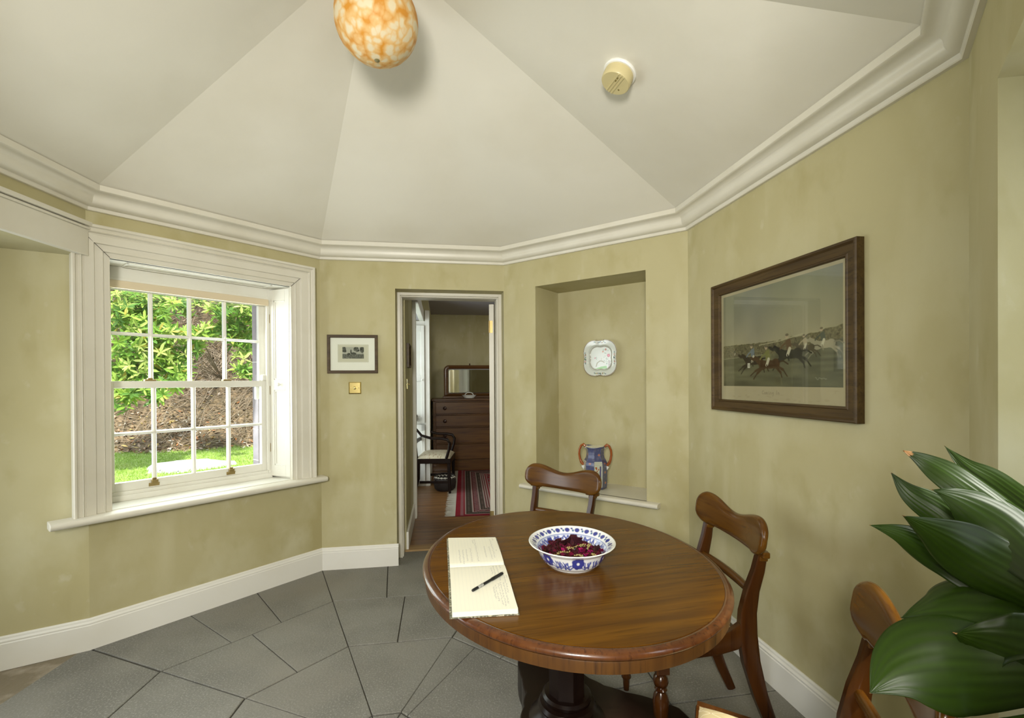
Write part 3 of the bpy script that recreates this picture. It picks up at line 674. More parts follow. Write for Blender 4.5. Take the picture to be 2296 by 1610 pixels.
# corners in plan: outer far, spine, outer near; left and right
FL, FR, SL, SR, NL, NR = (-0.251, 1.776), (-0.068, 1.780), (-0.205, 1.486), (-0.030, 1.506), (-0.158, 1.182), (0.012, 1.200)
def page(q, name, seed, blocks, lift0, lift1):
    (x00, y00), (x10, y10), (x01, y01), (x11, y11) = q       # (u,v): v from outer edge to spine
    p = Paint(110, 150, (0.84, 0.82, 0.70)); rr = random.Random(seed)
    for k in range(14): p.line([(0.08 + k * 0.062, 0.02), (0.08 + k * 0.062, 0.98)], 0.004, (0.66, 0.67, 0.62), 0.45)
    for (bx, v0, v1, jit) in blocks:
        v = v0
        while v < v1:
            ln_ = rr.uniform(0.02, 0.05)
            pts = [(bx + rr.uniform(-.011, .011), min(v1, v + ln_ * t / 4)) for t in range(5)]
            p.line(pts, 0.008, (0.34, 0.34, 0.36), 0.75); v += ln_ + rr.uniform(0.008, 0.022)
    mb = MB(); nu, nv = p.w, p.h; vs = []; 
    for j in range(nv):
        for i in range(nu):
            u, v = i / (nu - 1), j / (nv - 1)
            x = (x00 * (1 - u) + x10 * u) * (1 - v) + (x01 * (1 - u) + x11 * u) * v
            y = (y00 * (1 - u) + y10 * u) * (1 - v) + (y01 * (1 - u) + y11 * u) * v
            z = lift0 * (1 - v) + lift1 * v + 0.008 * sin(pi * v) ** 0.8 * v - 0.006 * max(0, (v - 0.93) / 0.07) ** 2
            vs.append((x, y, z))
    mb.v = vs; mb.f = [(j * nu + i, j * nu + i + 1, (j + 1) * nu + i + 1, (j + 1) * nu + i) for j in range(nv - 1) for i in range(nu - 1)]; mb.m = [0] * len(mb.f)
    mb.cols = p.a
    top = mb.build(name, M_paper, nbk, smooth=180, recalc=False)
    # paper block beneath
    sk = MB(); n = 24; bot = 0.0022
    edge = []
    for k in range(n): edge.append((0, k / (n - 1)))
    ls = []
    for (u, v) in [(0, k / (n - 1)) for k in range(n)] + [(1, k / (n - 1)) for k in range(n)]:
        x = (x00 * (1 - u) + x10 * u) * (1 - v) + (x01 * (1 - u) + x11 * u) * v
        y = (y00 * (1 - u) + y10 * u) * (1 - v) + (y01 * (1 - u) + y11 * u) * v
        z = lift0 * (1 - v) + lift1 * v + 0.008 * sin(pi * v) ** 0.8 * v - 0.006 * max(0, (v - 0.93) / 0.07) ** 2
        ls.append((x, y, z - 0.0004, bot))
    vs = [(x, y, z) for x, y, z, b in ls] + [(x, y, b) for x, y, z, b in ls]; m2 = 2 * n
    fs = []
    for s in (0, n):
        for k in range(n - 1): fs.append((s + k, s + k + 1, m2 + s + k + 1, m2 + s + k))
    for k in range(n - 1): fs += [(k, k + 1, n + k + 1, n + k), (m2 + k, m2 + k + 1, m2 + n + k + 1, m2 + n + k)]
    fs += [(0, n, m2 + n, m2), (n - 1, 2 * n - 1, m2 + 2 * n - 1, m2 + n - 1)]
    sk.add(vs, fs).build('page_block', pmat('page_edges', (0.72, 0.70, 0.60), 0.8), top)
blkA = [(0.20, .52, .92, 0), (0.27, .52, .95, 0), (0.34, .50, .88, 0), (0.42, .46, .90, 0), (0.50, .12, .26, 0), (0.54, .08, .90, 0), (0.70, .40, .80, 0), (0.80, .42, .86, 0), (0.86, .10, .82, 0), (0.92, .06, .14, 0), (0.93, .55, .6, 0)]
page((FL, FR, SL, SR), 'page', 3, blkA, 0.006, 0.012)
blkB = [(0.955, 0.60, .66, 0), (0.92, .30, .76, 0), (0.90, .86, .97, 0), (0.875, .10, .50, 0), (0.84, .55, .98, 0), (0.83, .06, .50, 0), (0.79, .08, .48, 0), (0.78, .60, .93, 0), (0.74, .15, .46, 0), (0.735, .70, .88, 0), (0.70, .20, .42, 0)]
page((NL, NR, SL, SR), 'page', 5, blkB, 0.016, 0.012)
cv = MB()
o_ = 0.004
cv.prism([(FL[0] - o_ * 1.6, FL[1] + o_), (FR[0] + o_, FR[1] + o_), (SR[0] + o_, SR[1]), (SL[0] - o_ * 1.6, SL[1])], 0.0001, 0.0022)
cv.prism([(NL[0] - o_ * 1.6, NL[1] - o_), (NR[0] + o_, NR[1] - o_), (SR[0] + o_, SR[1]), (SL[0] - o_ * 1.6, SL[1])], 0.0001, 0.0022)
cv.build('cover', pmat('patterned_cover', (0.10, 0.10, 0.07), 0.6, var=[(s3(160), (0.45, 0.42, 0.32), 0.5, 0.6, 2)]), nbk)
# pen
P0, P1 = Vector((-0.116, 1.288, TT + 0.0225)), Vector((-0.032, 1.404, TT + 0.0235))
dr = (P1 - P0); Lp = dr.length; q = dr.to_track_quat('X', 'Z').to_matrix().to_4x4(); q.translation = P0
pen = thing('pen', 'black capped pen lying across the near page of the open notebook', 'pen', q)
MB().lathe([(0.001, 0.0), (0.0036, 0.002), (0.0042, 0.008), (0.0042, Lp * 0.62)], 16, axis='x').build('barrel', M_black, pen, smooth=40)
MB().lathe([(0.0048, Lp * 0.62), (0.0052, Lp * 0.66), (0.0050, Lp * 0.9), (0.0042, Lp * 0.985), (0.001, Lp)], 16, axis='x').build('cap', M_black, pen, smooth=40)
MB().tube([(Lp * 0.97, 0, 0.003), (Lp * 0.90, -0.0035, 0.0065), (Lp * 0.78, -0.006, 0.0065), (Lp * 0.67, -0.0055, 0.004)], [0.0014, 0.0022, 0.0022, 0.0014], 8).build('clip', M_black, pen, smooth=60)
MB().lathe([(0.00425, Lp * 0.17), (0.00432, Lp * 0.171), (0.00432, Lp * 0.335), (0.00425, Lp * 0.336)], 16, axis='x').build('label_band', pmat('grey_label', (0.45, 0.45, 0.42), 0.5, var=[((900, 60, 60), (0.12, 0.12, 0.12), 0.45, 0.55, 2)]), pen, smooth=40)

# ------------------------------------------------------------------ bowl of potpourri
BLUE = (0.035, 0.045, 0.26); BLUE2 = (0.14, 0.20, 0.48); WHT = (0.80, 0.82, 0.84)
bw = thing('china_bowl', 'blue and white flared china bowl of dark red potpourri, standing on the oval table', 'bowl', at(0.197, 1.540, TT))
def flowerband(p, n, y, s, seed=0):
    r = random.Random(seed)
    for k in range(n):
        x = (k + 0.5) / n
        for t in range(5): p.ell(x + s * .55 * cos(t * 1.257) , y + s * .55 * sin(t * 1.257) / p.asp, s * .45, s * .45, BLUE)
        p.ell(x, y, s * .22, s * .22, WHT)
def leafy(p, x, y, s, r):
    for t in range(5):
        a = r.uniform(-2.6, -0.5); c = r.uniform(-.5, .5); pts = []
        for i in range(6): pts.append((x + s * i / 5 * cos(a + c * i / 5), y + s * i / 5 * sin(a + c * i / 5) / p.asp))
        p.line(pts, s * 0.13, BLUE if t % 2 else (0.07, 0.10, 0.38))
pin = Paint(420, 74, WHT); r = random.Random(4)      # inside: row 0 = centre, last row = rim
for k in range(7):
    x = (k + .5) / 7
    for t in range(6): pin.ell(x + .012 * cos(t * 1.05), 0.665 + .068 * sin(t * 1.05), 0.010, 0.010, BLUE)
    pin.ell(x, 0.665, .005, .005, WHT)
    for dx in (-.055, -.035, .035, .055): leafy(pin, (x + dx) % 1, 0.76, 0.030, r)
pin.line([(0, .79), (1, .79)], 0.0035, BLUE2); pin.line([(0, .76), (1, .76)], 0.0015, BLUE2)
for k in range(22):
    x = (k + .5) / 22; pin.ell(x, 0.885, 0.0115, 0.0095, BLUE)
    pin.ell(x + .019, 0.87, .005, .005, (.04, .12, .28)); pin.ell(x + .025, 0.92, .005, .004, BLUE)
pout = Paint(420, 44, WHT)
for k in range(7):
    x = (k + .3) / 7
    for t in range(7): pout.ell(x + .017 * cos(t * .9), 0.45 + .16 * sin(t * .9), 0.012, 0.012, BLUE)
    pout.ell(x, .45, .006, .006, WHT)
    for dx in (.04, .06, .085, .105): leafy(pout, (x + dx) % 1, 0.75, 0.035, r)
pout.line([(0, .95), (1, .95)], 0.003, BLUE2)
def rev(mbn, prof, paint, sx, sy, mat, parent, rowfn):
    mb = MB(); n = paint.w; m = paint.h; vs = []
    # resample profile
    L = [0]; 
    for i in range(1, len(prof)): L.append(L[-1] + math.hypot(prof[i][0] - prof[i - 1][0], prof[i][1] - prof[i - 1][1]))
    for j in range(m):
        t = j / (m - 1) * L[-1]; i = max(0, min(len(prof) - 2, next((k for k in range(len(L) - 1) if L[k + 1] >= t), len(L) - 2)))
        f = (t - L[i]) / (L[i + 1] - L[i]); rr = prof[i][0] + (prof[i + 1][0] - prof[i][0]) * f; z = prof[i][1] + (prof[i + 1][1] - prof[i][1]) * f
        for k in range(n): a = 2 * pi * k / n; vs.append((rr * sx * cos(a), rr * sy * sin(a), z))
    mb.v = vs; mb.f = [(j * n + k, j * n + (k + 1) % n, (j + 1) * n + (k + 1) % n, (j + 1) * n + k) for j in range(m - 1) for k in range(n)]; mb.m = [0] * len(mb.f)
    mb.cols = paint.a
    return mb.build(mbn, mat, parent, smooth=180, recalc=False)
SX, SY = 0.985, 1.06
inp = [(0.002, 0.010), (0.05, 0.011), (0.080, 0.015), (0.098, 0.026), (0.108, 0.042), (0.115, 0.056), (0.123, 0.065), (0.143, 0.077)]
outp = [(0.143, 0.073), (0.130, 0.065), (0.122, 0.058), (0.117, 0.048), (0.109, 0.030), (0.099, 0.016), (0.088, 0.006), (0.082, 0.003)]
ib = rev('bowl_interior', inp, pin, SX, SY, M_china, bw, None)
ob = rev('bowl_exterior', outp, pout, SX, SY, M_china, bw, None)
MB().lathe([(0.143, 0.077), (0.1455, 0.0765), (0.1465, 0.075), (0.1455, 0.0735), (0.143, 0.073)], 96, SX, SY, cap=False).lathe([(0.050, 0.004), (0.082, 0.0035), (0.080, 0.0), (0.072, 0.0002), (0.050, 0.003)], 64, SX, SY, cap=True).build('rim', M_glaze, bw, smooth=60)
rr = random.Random(11)
M_pet = pmat('dried_petals', (1, 1, 1), 0.8, attr=True, spec=0.15)
pp = MB(); pc = []
def petal(mb, cols, c, size, col, cup=0.4):
    nx = Vector((rr.uniform(-1, 1), rr.uniform(-1, 1), rr.uniform(0.1, 1))).normalized(); t = nx.orthogonal().normalized(); b = nx.cross(t); a0 = rr.uniform(0, 6.28)
    t, b = t * cos(a0) + b * sin(a0), b * cos(a0) - t * sin(a0)
    vs = [Vector(c)]; k = 8
    for i in range(k):
        a = 2 * pi * i / k; rad = size * (1 + 0.25 * rr.uniform(-1, 1)) * (0.75 + .25 * cos(a))
        vs.append(Vector(c) + t * cos(a) * rad + b * sin(a) * rad * 0.75 + nx * (cup * size * (0.6 + 0.8 * rr.random())))
    mb.add([tuple(v) for v in vs], [(0, 1 + i, 1 + (i + 1) % k) for i in range(k)])
    for v in vs: cols.append([c_ * rr.uniform(.5, .85) for c_ in col])
for k in range(430):
    a = rr.uniform(0, 2 * pi); q_ = sqrt(rr.random()); R = 0.100 * q_
    z = 0.024 + 0.014 * (1 - q_ ** 2) + 0.012 * q_ + rr.uniform(0, 0.012)
    col = rr.choice([(0.060, 0.012, 0.016), (0.075, 0.016, 0.022), (0.11, 0.012, 0.025), (0.05, 0.012, 0.010), (0.16, 0.008, 0.04), (0.08, 0.02, 0.01)])
    petal(pp, pc, (R * cos(a), R * 1.05 * sin(a), z), rr.uniform(0.009, 0.016), col)
for (x, y, z, s, col) in [(0.0, 0.052, 0.060, 0.034, (0.055, 0.012, 0.020)), (0.022, 0.050, 0.064, 0.030, (0.065, 0.014, 0.022)), (-0.045, 0.045, 0.058, 0.022, (0.06, 0.012, 0.018)), (-0.05, 0.03, 0.055, 0.018, (0.05, .012, .016)), (0.078, -0.01, 0.055, 0.026, (0.075, 0.022, 0.024)), (0.070, -0.03, 0.050, 0.020, (0.075, 0.022, 0.024)), (-0.080, 0.01, 0.05, 0.018, (0.06, .014, .018)), (-0.06, -0.035, 0.05, 0.016, (0.07, .016, .016))]:
    petal(pp, pc, (x, y, z - .006), s, col, 0.3); petal(pp, pc, (x, y, z - 0.010), s, col, 0.5)
for (x, y, z) in [(-0.080, -0.046, 0.046), (0.038, -0.062, 0.050), (0.030, -0.02, 0.055), (0.055, -0.04, 0.052), (-0.03, -0.03, 0.056)]:
    for t in range(5): petal(pp, pc, (x + rr.uniform(-.005, .005), y + rr.uniform(-.005, .005), z + rr.uniform(0, .006)), 0.009, (0.42, 0.015, 0.14))
pp.cols = pc
po = pp.build('potpourri', M_pet, recalc=False, M=at(0.197, 1.540, TT - 0.007)); tag(po, 'dark red and crimson dried petals heaped in the blue and white bowl', 'potpourri', kind='stuff')
bm_ = MB()
for (x0, y0, x1, y1) in [(-0.010, -0.030, -0.065, -0.055), (0.02, 0.020, 0.075, 0.035), (-0.01, 0.0, 0.05, 0.028), (0.0, -0.06, 0.03, -0.07), (0.05, -0.065, 0.07, -0.055), (-0.035, -0.02, 0.0, 0.012), (0.055, 0.0, 0.062, 0.03)]:
    for k in range(11):
        t = k / 10; c = (x0 + (x1 - x0) * t + rr.uniform(-.004, .004), y0 + (y1 - y0) * t + rr.uniform(-.004, .004), 0.057 - 0.006 * abs(2 * t - 1) + rr.uniform(-.002, .004)); s = 0.0027
        bm_.lathe([(0.0005, -s), (s * .8, -s * .6), (s, 0), (s * .8, s * .6), (0.0005, s)], 8, c=c)
    bm_.tube([(x0, y0, 0.052), ((x0 + x1) / 2, (y0 + y1) / 2, 0.058), (x1, y1, 0.051)], 0.0009, 5)
bo = bm_.build('dried_berries', pmat('ochre_berries', (0.34, 0.27, 0.10), 0.5), M=at(0.197, 1.540, TT - 0.006), smooth=60); tag(bo, 'sprigs of small ochre berries mixed into the potpourri in the bowl', 'potpourri', kind='stuff')

# ================================================================== DINING CHAIRS (scoop-backed, sabre rear legs, turned front legs)
def crest_mesh(hw, t0=0.028):
    mb = MB(); nu, nv = 64, 14
    def zt(s):
        a = abs(s)
        if a < 0.72: return 0.034 + 0.036 * (0.5 - 0.5 * cos(pi * min(1, a / 0.72)))
        return 0.070 * sqrt(max(0, 1 - ((a - 0.72) / 0.28) ** 2.3))
    def zb(s):
        a = abs(s)
        if a < 0.66: return -0.060 + 0.010 * (a / 0.66) ** 2 * 0
        return -0.064 * sqrt(max(0, 1 - ((a - 0.66) / 0.34) ** 2.4))
    def yc(s): return -0.030 * s * s
    vs = []; 
    for side in (1, -1):
        for j in range(nv):
            for i in range(nu):
                s = -cos(pi * i / (nu - 1)); v = -cos(pi * j / (nv - 1))
                top, bot = zt(s), zb(s); z = bot + (top - bot) * (v + 1) / 2
                e = min(1, sqrt(max(0, 1 - abs(v) ** 7))) * min(1, sqrt(max(0, 1 - abs(s) ** 26)))
                vs.append((s * hw, yc(s) + side * t0 / 2 * e + 0.10 * z * 0 + 0.16 * z, z))
    N = nu * nv; fs = []
    for j in range(nv - 1):
        for i in range(nu - 1):
            a = j * nu + i; fs.append((a, a + nu, a + nu + 1, a + 1)); fs.append((N + a, N + a + 1, N + a + nu + 1, N + a + nu))
    mb.add(vs, fs); return mb
M_cush = bpy.data.materials.new('lattice_fabric'); M_cush.use_nodes = True
nt = M_cush.node_tree; b = nt.nodes['Principled BSDF']; b.inputs['Roughness'].default_value = 0.85
tc = nt.nodes.new('ShaderNodeTexCoord')
def latt(a, sc):
    mp = node(nt, 'ShaderNodeMapping'); mp.inputs['Rotation'].default_value = (0, 0, a); mp.inputs['Scale'].default_value = (sc, sc, sc); nt.links.new(tc.outputs['Object'], mp.inputs[0])
    sx = node(nt, 'ShaderNodeSeparateXYZ'); nt.links.new(mp.outputs[0], sx.inputs[0])
    f = node(nt, 'ShaderNodeMath', operation='FRACT'); nt.links.new(sx.outputs[0], f.inputs[0])
    g = node(nt, 'ShaderNodeMath', operation='LESS_THAN'); g.inputs[1].default_value = 0.07; nt.links.new(f.outputs[0], g.inputs[0]); return g
g1, g2 = latt(0.5, 30), latt(-0.5, 30)
mx_ = node(nt, 'ShaderNodeMath', operation='MAXIMUM'); nt.links.new(g1.outputs[0], mx_.inputs[0]); nt.links.new(g2.outputs[0], mx_.inputs[1])
mul = node(nt, 'ShaderNodeMath', operation='MULTIPLY'); nt.links.new(g1.outputs[0], mul.inputs[0]); nt.links.new(g2.outputs[0], mul.inputs[1])
c1 = node(nt, 'ShaderNodeMix', data_type='RGBA'); c1.inputs[6].default_value = (0.50, 0.40, 0.22, 1); c1.inputs[7].default_value = (0.66, 0.58, 0.40, 1); nt.links.new(mx_.outputs[0], c1.inputs[0])
c2 = node(nt, 'ShaderNodeMix', data_type='RGBA'); c2.inputs[7].default_value = (0.22, 0.12, 0.05, 1); nt.links.new(mul.outputs[0], c2.inputs[0]); nt.links.new(c1.outputs[2], c2.inputs[6]); nt.links.new(c2.outputs[2], b.inputs['Base Color'])

HW = 0.255
def make_chair(label, M, group, seat=True):
    t = thing('dining_chair', label, 'chair', M, group)
    ztop = 0.79
    # seat: trapezoid front y=-0.15 (w .45), back y=0.19 (w .37)
    yf, yb, wf, wb = -0.145, 0.195, 0.225, 0.180
    cu = MB(); n = 22
    def fn(u, v):
        y = yf + 0.006 + (yb - yf - 0.022) * v; hwid = (wf + (wb - wf) * v) - 0.008; x = (2 * u - 1) * hwid
        e = (1 - abs(2 * u - 1) ** 6) * (1 - abs(2 * v - 1) ** 6)
        return (x, y, 0.436 + 0.026 * max(0, e) ** 0.5)
    cu.grid(n, n, fn); k = len(cu.v)
    cu.add([(-wf + .008, yf + .006, 0.425), (wf - .008, yf + .006, 0.425), (wb - .008, yb - .016, 0.425), (-wb + .008, yb - .016, 0.425)], [(0, 3, 2, 1)])
    cu.build('seat', M_cush, t, smooth=60, recalc=False)
    fr = MB()
    fr.bars([(-wf + .01, yf + 0.012, 0.412), (wf - .01, yf + 0.012, 0.412)], 0.055, 0.024, side=(0, 0, 1))
    fr.bars([(-wb + .01, yb - 0.012, 0.412), (wb - .01, yb - 0.012, 0.412)], 0.055, 0.024, side=(0, 0, 1))
    for s in (-1, 1):
        pts = [(s * (wf - 0.004), yf + 0.004, 0.412), (s * (wf - 0.016), yf + 0.13, 0.410), (s * (wb + 0.012), yb - 0.10, 0.412), (s * (wb + 0.004), yb - 0.04, 0.425), (s * wb, yb + 0.005, 0.452)]
        fr.bars(pts, 0.026, [0.058, 0.060, 0.064, 0.072, 0.070], side=(1, 0, 0))
    fr.build('seat_frame', M_chair, t, smooth=35)
    for s in (-1, 1):
        pts = [(s * 0.178, 0.345, 0.0), (s * 0.178, 0.300, 0.10), (s * 0.179, 0.255, 0.22), (s * 0.180, 0.222, 0.34), (s * 0.180, 0.208, 0.44), (s * 0.181, 0.210, 0.52), (s * 0.184, 0.224, 0.60), (s * 0.189, 0.244, 0.67), (s * 0.193, 0.258, 0.745)]
        MB().bars(pts, [0.028, 0.030, 0.032, 0.034, 0.034, 0.032, 0.030, 0.030, 0.030], [0.034, 0.042, 0.050, 0.060, 0.066, 0.058, 0.048, 0.040, 0.032], side=(1, 0, 0)).build('rear_leg', M_chair, t, smooth=40)
    for s in (-1, 1):
        lg = MB(); cx, cy = s * (wf - 0.026), yf + 0.030
        lg.box(cx - 0.023, cx + 0.023, cy - 0.023, cy + 0.023, 0.330, 0.412)
        pr = [(0.020, 0.330), (0.016, 0.322), (0.024, 0.312), (0.027, 0.298), (0.023, 0.284), (0.015, 0.277), (0.022, 0.270), (0.016, 0.262), (0.024, 0.250), (0.028, 0.232), (0.027, 0.205), (0.022, 0.150), (0.017, 0.095), (0.015, 0.070), (0.020, 0.064), (0.021, 0.056), (0.015, 0.048), (0.014, 0.030), (0.012, 0.0)]
        lg.lathe([(r_, z) for r_, z in pr], 24, c=(cx, cy, 0)); lg.build('front_leg', M_chair, t, smooth=45)
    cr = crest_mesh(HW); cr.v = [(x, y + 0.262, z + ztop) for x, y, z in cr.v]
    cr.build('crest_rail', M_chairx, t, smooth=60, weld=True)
    for s in (-1, 1):
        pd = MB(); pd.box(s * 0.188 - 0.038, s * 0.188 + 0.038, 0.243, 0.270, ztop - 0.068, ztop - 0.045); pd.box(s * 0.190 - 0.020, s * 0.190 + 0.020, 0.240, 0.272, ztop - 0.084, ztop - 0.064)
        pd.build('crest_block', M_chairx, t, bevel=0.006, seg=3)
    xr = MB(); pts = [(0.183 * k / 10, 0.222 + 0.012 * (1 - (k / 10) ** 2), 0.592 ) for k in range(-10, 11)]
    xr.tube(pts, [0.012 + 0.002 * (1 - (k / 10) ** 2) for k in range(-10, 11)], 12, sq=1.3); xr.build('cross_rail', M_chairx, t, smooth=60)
    return t
GR = 'mahogany dining chairs around the oval table'
make_chair('mahogany scoop-back dining chair standing between the table and the wall niche', at(0.130, 2.432, 0, -38.7), GR)
make_chair('mahogany dining chair right of the table below the large framed racing print', at(0.618, 1.812, 0, -86.6), GR)
make_chair('mahogany dining chair with cream lattice seat nearest the plant, cut by the picture edge', at(0.555, 1.032, 0, -114), GR)

# ================================================================== THINGS ON THE WALLS
def picframe(mb, x0, x1, z0, z1, prof, n_=None):
    """mitred frame; prof: list of (inset from outer edge, projection)"""
    n = len(prof); rows = []
    for cx, cz, sx, sz in ((x0, z0, 1, 1), (x1, z0, -1, 1), (x1, z1, -1, -1), (x0, z1, 1, -1)):
        rows.append([(cx + sx * w_, -pj, cz + sz * w_) for w_, pj in prof])
    vs = [p for r in rows for p in r]
    fs = [(a * n + j, a * n + (j + 1) % n, ((a + 1) % 4) * n + (j + 1) % n, ((a + 1) % 4) * n + j) for a in range(4) for j in range(n)]
    return mb.add(vs, fs)
# large racing print
PU0, PU1, PZ0, PZ1 = 0.283, 1.146, 1.196, 1.842
pic = thing('framed_print', 'large dark oak framed print of jockeys racing horses, hanging on the right wall', 'picture', FDE)
pf = [(0.0, 0.0), (0.0, 0.030), (0.004, 0.034), (0.010, 0.034), (0.014, 0.030), (0.017, 0.026), (0.045, 0.020), (0.048, 0.023), (0.053, 0.023), (0.056, 0.016), (0.056, 0.0)]
picframe(MB(), PU0, PU1, PZ0, PZ1, pf).build('frame', M_frame, pic, smooth=25)
p = Paint(440, 320, (0.36, 0.31, 0.20))
g = lambda *a: a
# paper staining
p.put(np.clip(p.noise(7, 5, 1, 3), 0, 1), (0.42, 0.37, 0.26), 0.6)
ix0, ix1, iy0, iy1 = 0.030, 0.965, 0.035, 0.865
sk = np.clip((p.Y - iy0) / 0.5, 0, 1)[..., None]
inside = ((p.X > ix0) & (p.X < ix1) & (p.Y > iy0) & (p.Y < iy1)).astype(float)
def lay(c, m=1.0, al=1.0): p.put(inside * m, c, al)
skyc = np.array([0.17, 0.175, 0.125]) * (1 - sk) + np.array([0.28, 0.25, 0.155]) * sk
cl = (p.noise(5, 4, 1, 7) * 0.6 + p.noise(11, 8, 1, 8) * 0.4)[..., None]
skyc = skyc * (1 + 0.22 * cl)
skyc[..., 2] += 0.03 * np.clip(p.noise(3, 3, 1, 5), 0, 1)
p.a = np.where(inside[..., None] > 0.5, skyc, p.a)
hor = 0.50 - 0.05 * np.clip((p.X - 0.55) / 0.4, 0, 1) + 0.012 * p.noise(22, 1, 1, 2) + 0.006 * p.noise(60, 1, 1, 9)
fine = p.noise(150, 110, 1, 12); fine2 = p.noise(70, 50, 1, 13)
m = (p.Y > hor) & (p.Y < 0.66)
p.a = np.where((inside * m)[..., None] > .5, np.array([0.115, 0.10, 0.052]) * (1 + 0.45 * fine + .2 * fine2)[..., None], p.a)
gr = 0.600 - 0.08 * np.clip((p.X - 0.75) / 0.25, 0, 1)
streak = p.noise(9, 46, 1, 21) * .5 + p.noise(4, 20, 1, 22) * .5
gcol = np.array([0.098, 0.092, 0.050]) * (1 + 0.5 * streak)[..., None] * (1.12 - 0.25 * np.clip((p.Y - .6) / .27, 0, 1))[..., None]
gcol = gcol + np.clip(p.X - .5, 0, 1)[..., None] * np.array([-.015, 0.0, .022])
p.a = np.where((inside * (p.Y > gr))[..., None] > .5, gcol, p.a)
for k in range(14): p.line([(0.03, 0.615 - 0.001 * k * 0), (0.45, 0.60)], 0.0025, (0.30, 0.28, 0.17), 0.10)
p.line([(0.38, 0.520), (0.55, 0.505), (0.72, 0.470)], 0.005, (0.36, 0.33, 0.21), 0.8)
def horse(x, y, s, col, jc, br=(0.42, 0.39, 0.28), cap=(0.12, 0.10, 0.06), tail=None):
    A_ = 1 / p.asp
    def P_(dx, dy): return (x + dx * s, y + dy * s * A_)
    dk = tuple(c * 0.7 for c in col)
    p.ell(*P_(0.05, 0.0), 0.50 * s, 0.165 * s, col, 0.04); p.ell(*P_(-0.28, 0.02), 0.22 * s, 0.19 * s, col); p.ell(*P_(0.40, -0.02), 0.22 * s, 0.19 * s, col)
    p.poly([P_(-0.22, -0.16), P_(-0.72, -0.38), P_(-0.82, -0.28), P_(-0.42, 0.10)], col)
    p.ell(*P_(-0.88, -0.26), 0.17 * s, 0.062 * s, col, 0.5); p.line([P_(-0.76, -0.40), P_(-0.74, -0.47)], 0.03 * s, col)
    for pts in ([(-.36, .12), (-.70, .24), (-.98, .42)], [(-.30, .14), (-.60, .34), (-.80, .56)], [(.46, .08), (.78, .22), (.98, .46)], [(.40, .10), (.66, .32), (.72, .50)]):
        p.line([P_(*q) for q in pts], 0.050 * s, dk); p.line([P_(*q) for q in pts[:2]], 0.10 * s, col)
    p.line([P_(.56, -.08), P_(.80, -.10), P_(1.02, .02)], 0.055 * s, tail or dk)
    # rider
    p.poly([P_(-0.10, -0.14), P_(-0.16, -0.50), P_(0.06, -0.58), P_(0.14, -0.20)], jc)
    p.line([P_(-0.08, -0.46), P_(-0.30, -0.34), P_(-0.42, -0.22)], 0.07 * s, jc)
    p.ell(*P_(-0.10, -0.66), 0.075 * s, 0.085 * s, (0.36, 0.28, 0.18)); p.ell(*P_(-0.09, -0.71), 0.08 * s, 0.05 * s, cap)
    p.line([P_(0.04, -0.20), P_(-0.06, 0.02)], 0.13 * s, br); p.line([P_(-0.06, 0.02), P_(0.0, 0.22)], 0.06 * s, dk)
horse(0.150, 0.585, 0.055, (0.12, 0.10, 0.06), (0.10, 0.09, 0.06))
horse(0.850, 0.565, 0.118, (0.27, 0.245, 0.165), (0.06, 0.07, 0.05), tail=(0.2, .18, .12))
horse(0.735, 0.580, 0.10, (0.075, 0.062, 0.035), (0.32, 0.27, 0.17))
horse(0.620, 0.615, 0.155, (0.030, 0.027, 0.018), (0.10, 0.06, 0.03))
horse(0.325, 0.650, 0.140, (0.030, 0.020, 0.011), (0.13, 0.155, 0.17))
horse(0.455, 0.685, 0.155, (0.060, 0.032, 0.012), (0.16, 0.155, 0.05))
p.rect(0.275, 0.665, 0.297, 0.705, (0.52, 0.50, 0.40))
p.line([(0.281, 0.675), (0.286, 0.695)], 0.003, (0.1, 0.09, 0.06)); p.line([(0.291, 0.673), (0.291, 0.697)], 0.003, (0.1, 0.09, 0.06))
# faint engraved title in script under the image, and the signature scribble
def scribble(x, y, L, h, n, col, wd, seed, al=.6):
    r_ = random.Random(seed); pts = [(x + L * i / n, y + h * (0.5 - r_.random())) for i in range(n + 1)]; p.line(pts, wd, col, al)
def stroke_text(txt, x, y, h, col, wd, al):
    GL = {'C': [[(.9, .15), (.5, 0), (.1, .4), (.1, .7), (.5, 1), (.9, .85)]], 'o': [[(.5, .45), (.15, .7), (.5, 1), (.85, .7), (.5, .45)]], 'm': [[(.05, 1), (.1, .45), (.4, .5), (.45, 1)], [(.45, .6), (.75, .45), (.85, 1)]], 'i': [[(.5, .45), (.5, 1)], [(.5, .2), (.5, .25)]], 'n': [[(.1, 1), (.15, .45), (.7, .5), (.8, 1)]], 'g': [[(.8, .45), (.3, .5), (.2, .8), (.75, .85), (.8, .45), (.75, 1.2), (.3, 1.4)]], 'I': [[(.6, 0), (.4, 1)]]}
    for ch in txt:
        for st in GL.get(ch, []): p.line([(x + a * h * .7, y + b_ * h / p.asp) for a, b_ in st], wd, col, al)
        x += h * (.75 if ch != ' ' else .6)
stroke_text('Coming In', 0.405, 0.900, 0.022, (0.15, 0.12, 0.08), 0.003, 0.7)
scribble(0.80, 0.805, 0.07, 0.016, 12, (0.30, 0.29, 0.22), 0.003, 2)
for k in range(26):
    r_ = random.Random(k); p.ell(r_.uniform(.04, .96), r_.uniform(.89, .99), r_.uniform(.003, .02), r_.uniform(.002, .006), (0.27, 0.22, 0.13), 0, 0.35)
p.a = np.clip(p.a * 1.12, 0, 1)
panel(p, PU0 + 0.052, PU1 - 0.052, PZ0 + 0.052, PZ1 - 0.052, -0.008, 'print', M_attr, pic)
MB().box(PU0 + 0.054, PU1 - 0.054, -0.0125, -0.0105, PZ0 + 0.054, PZ1 - 0.054).build('glazing', M_glass, pic)

